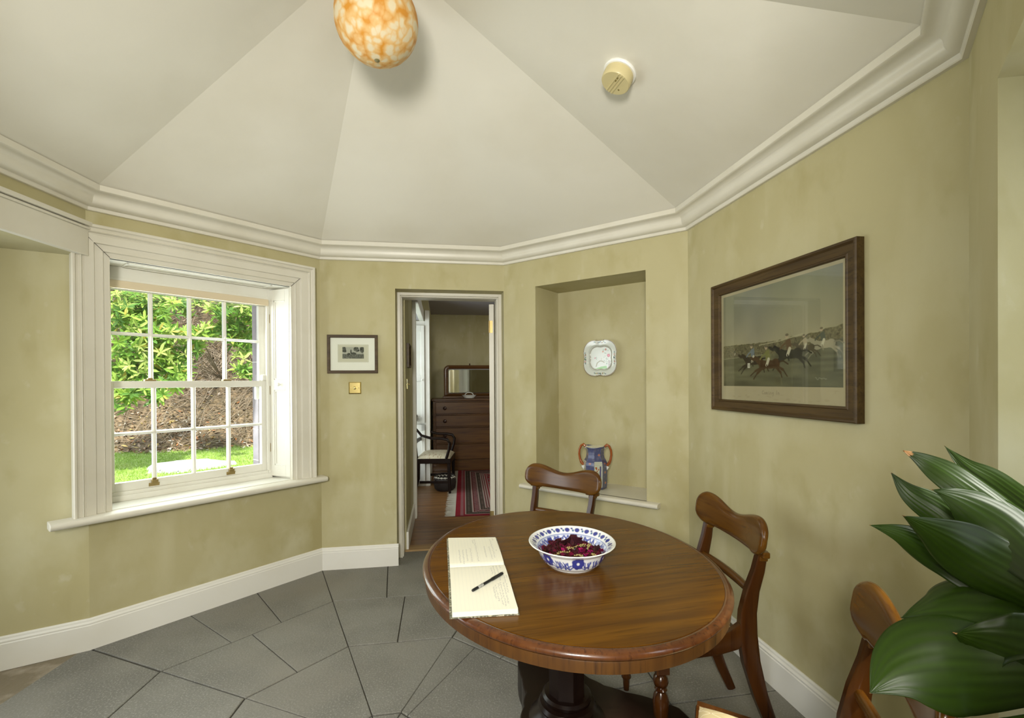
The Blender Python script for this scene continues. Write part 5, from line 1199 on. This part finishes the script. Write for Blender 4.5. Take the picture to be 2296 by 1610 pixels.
# bokhara rug
rg = thing('patterned_rug', 'red and brown banded oriental rug with pale fringe on the boards beyond the doorway', 'rug', FBC @ Matrix.Translation((0.985, 1.14, FY + 0.0005)) @ Matrix.Rotation(radians(-2.6), 4, 'Z'))
RW, RL = 1.75, 2.36
p = Paint(330, 440, (0.23, 0.018, 0.028))
X = p.X * RW; Y = (1 - p.Y) * RL          # x to the right, y away
ex = np.minimum(X, RW - X); ey = np.minimum(Y, RL - Y)
exl = ex - 0.10; eyl = ey - 0.035         # distance inside the plain ends and selvedges
d = np.minimum(np.where(ex < 0.10, -1, exl), np.where(ey < 0.035, -1, eyl))
RED, DKR, BRN, CRM, PNK = (0.25, 0.018, 0.028), (0.12, 0.010, 0.012), (0.060, 0.045, 0.032), (0.40, 0.30, 0.26), (0.28, 0.13, 0.13)
def band(a, b_, c, al=1.0, extra=None):
    mk = ((d >= a) & (d < b_)).astype(float)
    if extra is not None: mk = mk * extra
    p.put(mk, c, al)
for (a, b_, c) in ((0.0, 0.012, CRM), (0.012, 0.075, BRN), (0.075, 0.090, CRM), (0.090, 0.10, DKR), (0.10, 0.155, PNK), (0.155, 0.165, CRM), (0.165, 0.215, BRN), (0.215, 0.228, CRM), (0.228, 0.242, DKR), (0.242, 0.255, CRM), (0.255, 0.268, DKR), (0.268, 0.280, CRM), (0.280, 0.296, RED), (0.296, 0.308, CRM)): band(a, b_, c)
al_ = np.where(exl < eyl, Y, X)
lat = d - 0.1275
tt = (al_ / 0.060) % 1 - 0.5
band(0.10, 0.155, BRN, 1.0, (np.abs(np.abs(tt) * 0.06 - np.abs(lat)) < 0.006).astype(float)); band(0.10, 0.155, DKR, 1.0, (np.hypot(tt * .06, lat) < 0.010).astype(float))
t2 = (al_ / 0.022) % 1; band(0.025, 0.062, (0.14, 0.10, 0.085), 1.0, (t2 < 0.45).astype(float) * (np.abs(d - .043) < .008)); band(0.18, 0.20, (0.20, .13, .11), 1, (t2 < .4).astype(float))
fx = (X / 0.17) % 1 - .5; fy = (Y / 0.20) % 1 - .5; fld = (d > 0.308).astype(float); rr2 = np.hypot(fx * 1.15, fy)
p.put(fld * (np.abs(rr2 - 0.30) < 0.035), (0.46, 0.22, 0.20)); p.put(fld * (rr2 < 0.17), (0.10, 0.012, 0.02)); p.put(fld * (rr2 < 0.07), CRM)
f2 = np.abs(np.abs(((X / 0.17)) % 1 - 0) * .17 + 0) ; p.put(fld * ((np.abs(fx) > .44) & (np.abs(fy) > .40)), (.36, .16, .15))
p.put((ex < 0.10).astype(float), RED); 
for (a, b_) in ((0.055, 0.085),): p.put(((ex >= a) & (ex < b_)).astype(float), PNK, .8)
p.a = p.a * 0.75
m = MB(); Nx, Ny = p.w, p.h
m.v = [(RW * i / (Nx - 1), RL * (1 - j / (Ny - 1)), 0.009 + 0.0015 * sin(i * .21) * sin(j * .13)) for j in range(Ny) for i in range(Nx)]
m.f = [(j * Nx + i, (j + 1) * Nx + i, (j + 1) * Nx + i + 1, j * Nx + i + 1) for j in range(Ny - 1) for i in range(Nx - 1)]; m.m = [0] * len(m.f); m.cols = p.a
M_rug = pmat('rug_wool', (1, 1, 1), 0.95, attr=True, spec=0.1)
m.build('pile', M_rug, rg, recalc=False)
MB().box(0.001, RW - 0.001, 0.001, RL - 0.001, 0.0, 0.006).build('backing', pmat('rug_backing', (0.2, 0.02, 0.03), 0.9), rg)
f = MB(); r_ = random.Random(9)
for e in (0, 1):
    for k in range(300):
        y = RL * (k + .5) / 300; x0 = 0 if e == 0 else RW; s = -1 if e == 0 else 1; L_ = r_.uniform(0.085, 0.115); dy = r_.uniform(-.012, .012)
        f.add([(x0, y - .0035, 0.005), (x0, y + .0035, 0.005), (x0 + s * L_, y + dy + .004, 0.0035), (x0 + s * L_, y + dy - .003, 0.0035)], [(0, 1, 2, 3)])
fo = f.build('fringe', pmat('cream_fringe', (0.46, 0.43, 0.35), 0.9), rg, recalc=False, kind='stuff')
# small picture and switch on the passage wall
fp = thing('small_framed_picture', 'small gilt edged picture on the passage wall inside the doorway', 'picture', FBC @ Matrix.Translation((LU, 0, 0)))
px = [(0, 0), (0, 0.020), (0.004, 0.024), (0.020, 0.020), (0.024, 0.012), (0.024, 0)]
fm = picframe(MB(), 0.42, 0.66, 1.475, 1.675, px); fm.v = [(-y, x, z) for x, y, z in fm.v]; fm.build('frame', M_frame, fp)
pg_ = MB().box(0.001, 0.006, 0.44, 0.64, 1.495, 1.655); pg_.build('picture_sheet', pmat('aged_print', (0.35, 0.30, 0.18), 0.6, var=[(s3(20), (0.10, 0.08, 0.04), 0.45, 0.6, 4)]), fp)
sw2 = thing('light_switch', 'brass switch plate on the passage wall below the small gilt edged picture', 'light switch', FBC @ Matrix.Translation((LU, 0.44, 1.335)))
MB().box(0.001, 0.007, -0.043, 0.043, -0.043, 0.043).build('plate', M_brass, sw2, bevel=0.002)
MB().tube([(0.006, 0, 0), (0.022, 0, -0.006)], 0.004, 8).build('toggle', M_brass, sw2)

# ================================================================== POTTED PLANT near the camera, on a stand in the right recess
stand = thing('plant_stand', 'small round mahogany plant stand under the broad-leaved pot plant', 'plant stand', at(1.005, 0.60, 0))
MB().lathe([(0.002, 0.596), (0.150, 0.596), (0.156, 0.604), (0.150, 0.618), (0.002, 0.620)], 48).build('top', M_chair, stand, smooth=40)
MB().lathe([(0.020, 0.05), (0.028, 0.08), (0.018, 0.12), (0.026, 0.30), (0.016, 0.34), (0.024, 0.50), (0.04, 0.595)], 24).build('column', M_chair, stand, smooth=50)
for k in range(3):
    a = 2 * pi * k / 3 + 0.5
    MB().bars([(0.01 * cos(a), 0.01 * sin(a), 0.13), (0.07 * cos(a), 0.07 * sin(a), 0.10), (0.12 * cos(a), 0.12 * sin(a), 0.03), (0.15 * cos(a), 0.15 * sin(a), 0.013)], 0.022, 0.026, side=(-sin(a), cos(a), 0)).build('leg', M_chair, stand, smooth=40)
pl = thing('potted_aspidistra', 'large dark green broad-leaved pot plant leaning in from the right edge', 'plant', at(1.005, 0.60, 0.6205))
M_pot = pmat('green_glazed_pot', (0.10, 0.16, 0.12), 0.2, coat=0.5)
MB().lathe([(0.080, 0.0), (0.085, 0.004), (0.112, 0.150), (0.124, 0.165), (0.126, 0.182), (0.118, 0.184), (0.104, 0.165), (0.075, 0.02), (0.002, 0.018)], 48).build('pot', M_pot, pl, smooth=40)
MB().lathe([(0.106, 0.152), (0.05, 0.160), (0.002, 0.162)], 24, cap=False).build('soil', pmat('soil', (0.03, 0.02, 0.012), 0.95, bump=(s3(80), 0.8, 0.01)), pl)
M_leaf = bpy.data.materials.new('glossy_leaf'); M_leaf.use_nodes = True; nt = M_leaf.node_tree; b = nt.nodes['Principled BSDF']
at_ = node(nt, 'ShaderNodeVertexColor', layer_name='Col'); nt.links.new(at_.outputs[0], b.inputs['Base Color'])
b.inputs['Roughness'].default_value = 0.40; b.inputs['Specular IOR Level'].default_value = 0.24
LEAVES = [
    ([(0.732, 0.86, 1.216), (0.756, 0.84, 1.199), (0.778, 0.8, 1.17), (0.824, 0.74, 1.104), (0.853, 0.66, 1.02)], 0.052, 0.35, 1),
    ([(0.866, 0.92, 1.215), (0.873, 0.88, 1.182), (0.89, 0.84, 1.153), (0.889, 0.76, 1.105), (0.902, 0.68, 1.017)], 0.049, 0.2, 0),
    ([(0.726, 0.88, 1.17), (0.744, 0.86, 1.137), (0.775, 0.83, 1.107), (0.796, 0.78, 1.065), (0.839, 0.68, 0.984)], 0.056, 0.0, 0),
    ([(0.731, 0.8, 1.157), (0.766, 0.78, 1.141), (0.802, 0.75, 1.108), (0.817, 0.7, 1.062), (0.852, 0.64, 1.005)], 0.082, 0.5, 0),
    ([(0.647, 0.76, 1.124), (0.7, 0.75, 1.094), (0.755, 0.74, 1.058), (0.794, 0.71, 1.031), (0.84, 0.64, 0.98)], 0.094, -0.1, 1),
    ([(0.653, 0.84, 1.083), (0.701, 0.82, 1.071), (0.754, 0.8, 1.038), (0.79, 0.76, 1.005), (0.84, 0.66, 0.963)], 0.058, 0.3, 0),
    ([(0.676, 0.8, 0.933), (0.703, 0.77, 0.96), (0.748, 0.74, 0.978), (0.776, 0.7, 0.988), (0.827, 0.64, 0.974)], 0.112, 0.9, 0),
    ([(0.672, 0.7, 0.962), (0.704, 0.69, 0.955), (0.729, 0.67, 0.950), (0.758, 0.65, 0.950), (0.826, 0.62, 0.956)], 0.100, -0.5, 1),
    ([(0.559, 0.72, 0.856), (0.600, 0.715, 0.892), (0.655, 0.70, 0.914), (0.714, 0.68, 0.925), (0.802, 0.62, 0.956)], 0.135, 0.0, 0),
    ([(0.602, 0.60, 0.872), (0.644, 0.61, 0.876), (0.682, 0.61, 0.880), (0.729, 0.6, 0.90), (0.799, 0.6, 0.933)], 0.040, 0.6, 0)]
def catm(P, t):
    n = len(P) - 1; x = t * n; i = min(n - 1, int(x)); f = x - i
    p0, p1, p2, p3 = P[max(0, i - 1)], P[i], P[i + 1], P[min(n, i + 2)]
    return 0.5 * ((2 * p1) + (p2 - p0) * f + (2 * p0 - 5 * p1 + 4 * p2 - p3) * f * f + (3 * p1 - p0 - 3 * p2 + p3) * f ** 3)
base = Vector((1.005, 0.60, 0.6205)); inv = Matrix.Translation(-base); CAMP = Vector((0, 0, 1.35))
rl = random.Random(6)
for li, (pts, wmax, tw, brown) in enumerate(LEAVES):
    P = [Vector(q) for q in pts]; nu, nv = 60, 21; lm = MB(); cols = []; ph = rl.uniform(0, 6)
    for i in range(nu):
        t = i / (nu - 1); c = catm(P, t); tg = (catm(P, min(1, t + .02)) - catm(P, max(0, t - .02))).normalized()
        view = (c - CAMP).normalized(); side = tg.cross(view).normalized(); nrm = side.cross(tg).normalized()
        tw_ = tw * (0.6 + 0.5 * t); s2 = side * cos(tw_) + nrm * sin(tw_); n2 = nrm * cos(tw_) - side * sin(tw_)
        w_ = wmax / 2 / max(0.5, cos(tw_)) * ((sin(pi / 2 * min(1, t / 0.5) ** 0.95) ** 1.5 if t < .5 else 1.0) * 0.985 + 0.008) * (1.0 if t < .62 else 1 - 0.75 * ((t - .62) / .38) ** 1.5)
        for j in range(nv):
            v = 2 * j / (nv - 1) - 1
            rib = 0.0007 * cos(v * 40) + 0.0035 * sin(ph + 9 * t + 2 * v) * abs(v)
            q = c + s2 * (v * w_) + n2 * ((0.30 * v * v + 0.22 * sin(2.2 * t * pi + ph) * v) * w_ + rib)
            lm.v.append(tuple(q - base))
            st = 0.82 + 0.18 * sin(v * 38 + 2 * sin(t * 4)) + rl.uniform(-.03, .03)
            g_ = np.array([0.019, 0.042, 0.0025]) * st * (1.15 - 0.3 * abs(v) + 0.25 * sin(t * 5 + ph) * .5)
            if brown and li != 4 and t < (0.13 if li == 0 else 0.05) - 0.03 * abs(v): g_ = np.array([0.40, 0.22, 0.09])
            elif t < 0.015: g_ = np.array([0.25, 0.14, 0.05])
            cols.append(g_)
    lm.f = [(i * nv + j, i * nv + j + 1, (i + 1) * nv + j + 1, (i + 1) * nv + j) for i in range(nu - 1) for j in range(nv - 1)]; lm.m = [0] * len(lm.f); lm.cols = cols
    lo = lm.build('leaf', M_leaf, pl, smooth=180, recalc=False)
    so = lo.modifiers.new('thickness', 'SOLIDIFY'); so.thickness = 0.0007
    e = P[-1] - base; t_ = (P[-1] - P[-2]).normalized(); g0 = Vector((rl.uniform(-.04, .03), rl.uniform(-.04, .04), 0.160))
    MB().tube([catm([e - t_ * 0.01, e + t_ * 0.03, g0 + Vector((-0.02, 0.01, 0.08)), g0], k / 12) for k in range(13)], [0.0035] * 13, 7).build('stem', pmat('leaf_stem_%d' % li, (0.05, 0.10, 0.02), 0.4) if li == 0 else MC['leaf_stem_0'], lo, smooth=60)
# some upright leaves further back in the pot
for k in range(5):
    a = -0.9 + k * 0.45; P = [Vector((1.005 + 0.02 * cos(a), 0.60 + 0.02 * sin(a), 0.78)), Vector((1.02 + 0.05 * cos(a), 0.59 + 0.06 * sin(a), 0.98)), Vector((1.02 + 0.08 * cos(a), 0.58 + 0.10 * sin(a), 1.18)), Vector((1.02 + 0.12 * cos(a), 0.57 + .13 * sin(a), 1.26))][::-1]
    lm = MB(); nu, nv = 30, 9; cols = []
    for i in range(nu):
        t = i / (nu - 1); c = catm(P, t); w_ = 0.045 * (sin(pi * min(1, t * 1.3) ** .7) if t < .77 else 0) + 0.003; s2 = Vector((-sin(a), cos(a), 0))
        for j in range(nv):
            v = 2 * j / (nv - 1) - 1; lm.v.append(tuple(c + s2 * (v * w_) + Vector((cos(a), sin(a), 0)) * (0.3 * w_ * v * v) - base)); cols.append(np.array([0.028, 0.09, 0.010]) * rl.uniform(.85, 1.1))
    lm.f = [(i * nv + j, i * nv + j + 1, (i + 1) * nv + j + 1, (i + 1) * nv + j) for i in range(nu - 1) for j in range(nv - 1)]; lm.m = [0] * len(lm.f); lm.cols = cols
    lm.build('leaf', M_leaf, pl, smooth=180, recalc=False)

# ================================================================== GARDEN OUTSIDE THE WINDOW
P0 = Vector((-6.47, 7.45)); N0 = Vector((-0.36, 0.933)).normalized()
rg_ = random.Random(31)
def hz(x, y):
    s = (Vector((x, y)) - P0).dot(N0) + 0.12 * sin(x * 3.1) + 0.06 * sin(x * 7.7 + y * 3)
    z = 0.2 + 0.015 * sin(x * 2) * sin(y * 1.7)
    if s > 0: z += 0.62 * s + 0.16 * s * min(1, s) + 0.06 * sin(x * 5 + y * 4) * min(1, s) + 0.04 * sin(11 * x - 7 * y) * min(1, s)
    return z, s
M_ground = bpy.data.materials.new('lawn_and_bank'); M_ground.use_nodes = True; nt = M_ground.node_tree; b = nt.nodes['Principled BSDF']; b.inputs['Roughness'].default_value = 0.95; b.inputs['Specular IOR Level'].default_value = 0.1
a1 = node(nt, 'ShaderNodeVertexColor', layer_name='Col'); tc = node(nt, 'ShaderNodeTexCoord'); nz = node(nt, 'ShaderNodeTexNoise'); nz.inputs['Scale'].default_value = 22; nz.inputs['Detail'].default_value = 6; nt.links.new(tc.outputs['Object'], nz.inputs[0])
mr = node(nt, 'ShaderNodeMapRange'); mr.inputs[1].default_value = .3; mr.inputs[2].default_value = .7; mr.inputs[3].default_value = .5; mr.inputs[4].default_value = 1.5; nt.links.new(nz.outputs[0], mr.inputs[0])
mm = node(nt, 'ShaderNodeVectorMath', operation='SCALE'); nt.links.new(a1.outputs[0], mm.inputs[0]); nt.links.new(mr.outputs[0], mm.inputs['Scale']); nt.links.new(mm.outputs[0], b.inputs['Base Color'])
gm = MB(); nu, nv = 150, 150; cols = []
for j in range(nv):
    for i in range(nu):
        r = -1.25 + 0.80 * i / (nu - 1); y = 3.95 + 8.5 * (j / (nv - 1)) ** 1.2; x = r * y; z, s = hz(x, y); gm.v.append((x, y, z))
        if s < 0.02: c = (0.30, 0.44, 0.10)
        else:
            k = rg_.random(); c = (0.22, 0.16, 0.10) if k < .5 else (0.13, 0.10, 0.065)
            if s > 0.9: c = tuple(q * (0.42 if s > 1.3 else 0.7) for q in c)  # upper bank darkened in its colour, painting the shade behind the foliage
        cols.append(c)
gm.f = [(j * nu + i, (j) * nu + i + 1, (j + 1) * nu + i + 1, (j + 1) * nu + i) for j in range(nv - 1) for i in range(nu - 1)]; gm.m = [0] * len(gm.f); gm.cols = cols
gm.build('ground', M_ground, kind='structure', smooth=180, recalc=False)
M_flo = bpy.data.materials.new('foliage_colours'); M_flo.use_nodes = True; nt = M_flo.node_tree; b = nt.nodes['Principled BSDF']
a1 = node(nt, 'ShaderNodeVertexColor', layer_name='Col'); nt.links.new(a1.outputs[0], b.inputs['Base Color']); b.inputs['Roughness'].default_value = 0.4; b.inputs['Specular IOR Level'].default_value = 0.35
tl = node(nt, 'ShaderNodeBsdfTranslucent'); nt.links.new(a1.outputs[0], tl.inputs[0]); mxs = node(nt, 'ShaderNodeMixShader'); mxs.inputs[0].default_value = 0.38
nt.links.new(b.outputs[0], mxs.inputs[1]); nt.links.new(tl.outputs[0], mxs.inputs[2]); nt.links.new(mxs.outputs[0], nt.nodes['Material Output'].inputs[0])
M_lit = pmat('leaf_litter_colours', (1, 1, 1), 0.9, attr=True, spec=0.1)
# lawn blades
gb = MB(); gc = []
for k in range(15000):
    y = rg_.uniform(4.6, 8.6); x = rg_.uniform(-0.98, -0.50) * y; z, s = hz(x, y)
    if s > 0.03: continue
    a = rg_.uniform(0, 6.28); h = rg_.uniform(.018, .045); w_ = 0.006; l = rg_.uniform(-.02, .02)
    gb.add([(x - w_ * cos(a), y - w_ * sin(a), z), (x + w_ * cos(a), y + w_ * sin(a), z), (x + l, y + l, z + h)], [(0, 1, 2)])
    c = rg_.choice([(0.34, 0.50, 0.10), (0.42, 0.56, 0.16), (0.26, 0.42, 0.07), (0.50, 0.60, 0.25)]); gc += [c, c, c]
for k in range(500):
    y = rg_.uniform(4.8, 8.4); x = rg_.uniform(-0.96, -0.52) * y; z, s = hz(x, y)
    if s > 0: continue
    w_ = .012; gb.add([(x - w_, y, z + .045), (x, y - w_, z + .05), (x + w_, y, z + .05), (x, y + w_, z + .045)], [(0, 1, 2, 3)]); gc += [(0.75, 0.78, 0.62)] * 4
gb.cols = gc; o = gb.build('grass', M_flo, recalc=False); tag(o, 'bright sunlit mown grass outside the window in front of the bank', 'grass', kind='stuff')
# fallen leaves and twigs
lb = MB(); lc = []
for k in range(9000):
    y = rg_.uniform(6.4, 11.5); x = rg_.uniform(-0.98, -0.50) * y; z, s = hz(x, y)
    if s < -0.10 + 0.1 * rg_.random(): continue
    if s > 0.9 and rg_.random() < .6: continue
    sz = rg_.uniform(.02, .055); u = Vector((rg_.gauss(0, 1), rg_.gauss(0, 1), rg_.gauss(0, .5))).normalized(); v = u.cross(Vector((rg_.gauss(0, .5), rg_.gauss(0, .5), 1))).normalized(); c = Vector((x, y, z + rg_.uniform(.005, .04)))
    lb.add([tuple(c - u * sz), tuple(c - v * sz * .38), tuple(c + u * sz), tuple(c + v * sz * .38)], [(0, 1, 2, 3)])
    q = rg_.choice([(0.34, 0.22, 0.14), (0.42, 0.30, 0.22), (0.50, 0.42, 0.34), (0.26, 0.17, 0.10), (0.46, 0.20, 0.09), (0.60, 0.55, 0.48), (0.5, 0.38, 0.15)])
    if s > 0.5: q = tuple(t * (.7 if s < 1 else .5) for t in q)  # litter up the bank darkened likewise, the same shade put into its colour
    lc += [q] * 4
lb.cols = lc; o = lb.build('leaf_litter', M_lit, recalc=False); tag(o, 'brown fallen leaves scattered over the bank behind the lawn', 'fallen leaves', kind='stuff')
tw = MB()
for k in range(1500):
    y = rg_.uniform(7.2, 10.6); x = rg_.uniform(-0.97, -0.50) * y; 
    if rg_.random() < 0.5: x = rg_.uniform(-0.74, -0.52) * y
    z, s = hz(x, y)
    if s < 0.05: continue
    L_ = rg_.uniform(.25, .9); a = rg_.uniform(0, pi); e = rg_.uniform(-.1, .9); dr_ = Vector((cos(a), sin(a) * .5, sin(e))).normalized(); bnd = Vector((rg_.uniform(-.2, .2), 0, rg_.uniform(-.25, .05)))
    c = Vector((x, y, z + .02)); pts = [c + dr_ * L_ * t / 4 + bnd * (t / 4) ** 2 * L_ for t in range(5)]
    tw.tube(pts, [0.006, 0.005, 0.004, 0.003, 0.002], 3)
o = tw.build('dry_twigs', pmat('dead_twigs', (0.27, 0.21, 0.15), 0.9), smooth=60); tag(o, 'tangle of dry brown twigs and brushwood covering the bank', 'brushwood', kind='stuff')
# flat rock
rk = MB(); nu, nv = 40, 12
def rkf(s, t):
    a = 2 * pi * s; rx, ry = 0.46, 0.30; k = 1 + .12 * sin(3 * a + 1) + .07 * sin(7 * a) + .05 * sin(13 * a)
    r_ = [1.06, 1.03, 1.0, .97, .90, .80, .66, .5, .36, .22, .1, .003][int(round(t * 11))]; z = [-.05, .02, .05, .075, .088, .094, .098, .10, .102, .103, .104, .104][int(round(t * 11))]
    return (r_ * rx * k * cos(a), r_ * ry * k * sin(a), z + .012 * sin(a * 3 + t * 9) * (t > .2))
rk.grid(nu, nv, rkf, closeu=True)
o = rk.build('garden_rock', pmat('pale_rock', (0.50, 0.50, 0.52), 0.9, var=[(s3(9), (0.34, 0.34, 0.36), 0.45, 0.7, 6)], bump=(s3(30), 0.6, 0.02)), M=at(-4.38, 6.20, 0.19, 18), smooth=30)
tag(o, 'flat pale grey rock lying in the lawn outside the window', 'rock')
# laurels
def laurel(name_lbl, blobs, n_scale, seed, tone):
    R = random.Random(seed); root = thing('laurel_bush', name_lbl, 'shrub', at(blobs[0][0][0], blobs[0][0][1], 0.2), 'laurels on the bank'); b0 = Vector((blobs[0][0][0], blobs[0][0][1], 0.2))
    fm = MB(); cols = []; br = MB()
    anchor = Vector((blobs[0][0][0] - 0.8, blobs[0][0][1] + 3.2, 0)); anchor.z = hz(anchor.x, anchor.y)[0]
    for (c, r) in blobs:
        c = Vector(c); n = int(n_scale * r * r * 620)
        br.tube([anchor - b0, (anchor + c) / 2 - b0 + Vector((0, .1, .35)), c - b0], [0.009, 0.006, 0.003], 6)
        for k in range(n):
            d = Vector((R.gauss(0, 1), R.gauss(0, 1), R.gauss(0, 1))).normalized() * r * R.random() ** 0.4; d.y *= .8
            p_ = c + d; ax = (Vector((0.35, -0.55, 0.6)) + Vector((R.gauss(0, .45), R.gauss(0, .35), R.gauss(0, .4)))).normalized(); a = ax.orthogonal().normalized(); b_ = ax.cross(a); nl = R.randint(5, 8)
            if k % 5 == 0: br.tube([c - b0 + (p_ - c) * .1, p_ - b0], [0.006, 0.003], 4)
            base_c = R.choice([(0.26, 0.42, 0.07), (0.36, 0.52, 0.10), (0.18, 0.34, 0.06), (0.46, 0.56, 0.16), (0.13, 0.27, 0.06)])
            for l in range(nl):
                th = 2 * pi * l / nl + R.uniform(-.2, .2); L_ = R.uniform(.08, .155); w_ = L_ * .125; o_ = (a * cos(th) + b_ * sin(th)); dr_ = (o_ + ax * R.uniform(-.1, 1.3) + Vector((0, 0, -.15))).normalized(); sd_ = dr_.cross(ax).normalized(); up_ = sd_.cross(dr_)
                q = [p_, p_ + dr_ * L_ * .35 + sd_ * w_, p_ + dr_ * L_ * .75 + sd_ * w_ * .9 - up_ * .01, p_ + dr_ * L_ - up_ * .02, p_ + dr_ * L_ * .75 - sd_ * w_ * .9 - up_ * .01, p_ + dr_ * L_ * .35 - sd_ * w_, p_ + dr_ * L_ * .5 - up_ * .008]
                fm.add([tuple(v - b0) for v in q], [(0, 1, 6), (1, 2, 6), (2, 3, 6), (3, 4, 6), (4, 5, 6), (5, 0, 6)])
                kk = R.uniform(.75, 1.3) * tone; cc = tuple(min(.9, v * kk) for v in base_c)
                if R.random() < 0.03: cc = (0.55, 0.45, 0.10)
                cols += [cc] * 7
    fm.cols = cols; fo = fm.build('foliage', M_flo, root, recalc=False); br.build('branches', pmat('laurel_bark', (0.16, 0.12, 0.08), 0.9) if 'laurel_bark' not in MC else MC['laurel_bark'], root, smooth=60)
    return root
laurel('dense light green laurel bush seen through the left panes of the window', [((-4.988, 6.0, 2.286), .44), ((-4.854, 5.9, 1.641), .44), ((-4.602, 6.1, 1.885), .34), ((-4.55, 6.15, 1.60), .25), ((-4.805, 5.7, 1.19), .20), ((-4.522, 5.8, 1.24), .17), ((-4.992, 6.3, 2.45), .36), ((-4.443, 6.0, 1.41), .2), ((-4.99, 5.9, 1.35), .24)], 1.0, 3, 1.0)
laurel('thin spray of laurel leaves hanging in the upper middle panes of the window', [((-4.416, 6.3, 1.93), .19), ((-4.231, 6.3, 2.02), .10), ((-4.72, 6.7, 2.46), .16), ((-4.60, 6.8, 2.60), .10)], 1.1, 8, 1.0)
laurel('light green laurel bush seen through the upper right panes of the window', [((-3.854, 6.6, 2.369), .36), ((-4.142, 6.6, 2.435), .19), ((-4.271, 6.5, 2.073), .13), ((-3.917, 6.7, 1.95), .25), ((-3.76, 6.5, 1.55), .17), ((-4.10, 6.7, 2.15), .17)], 1.15, 15, 1.05)
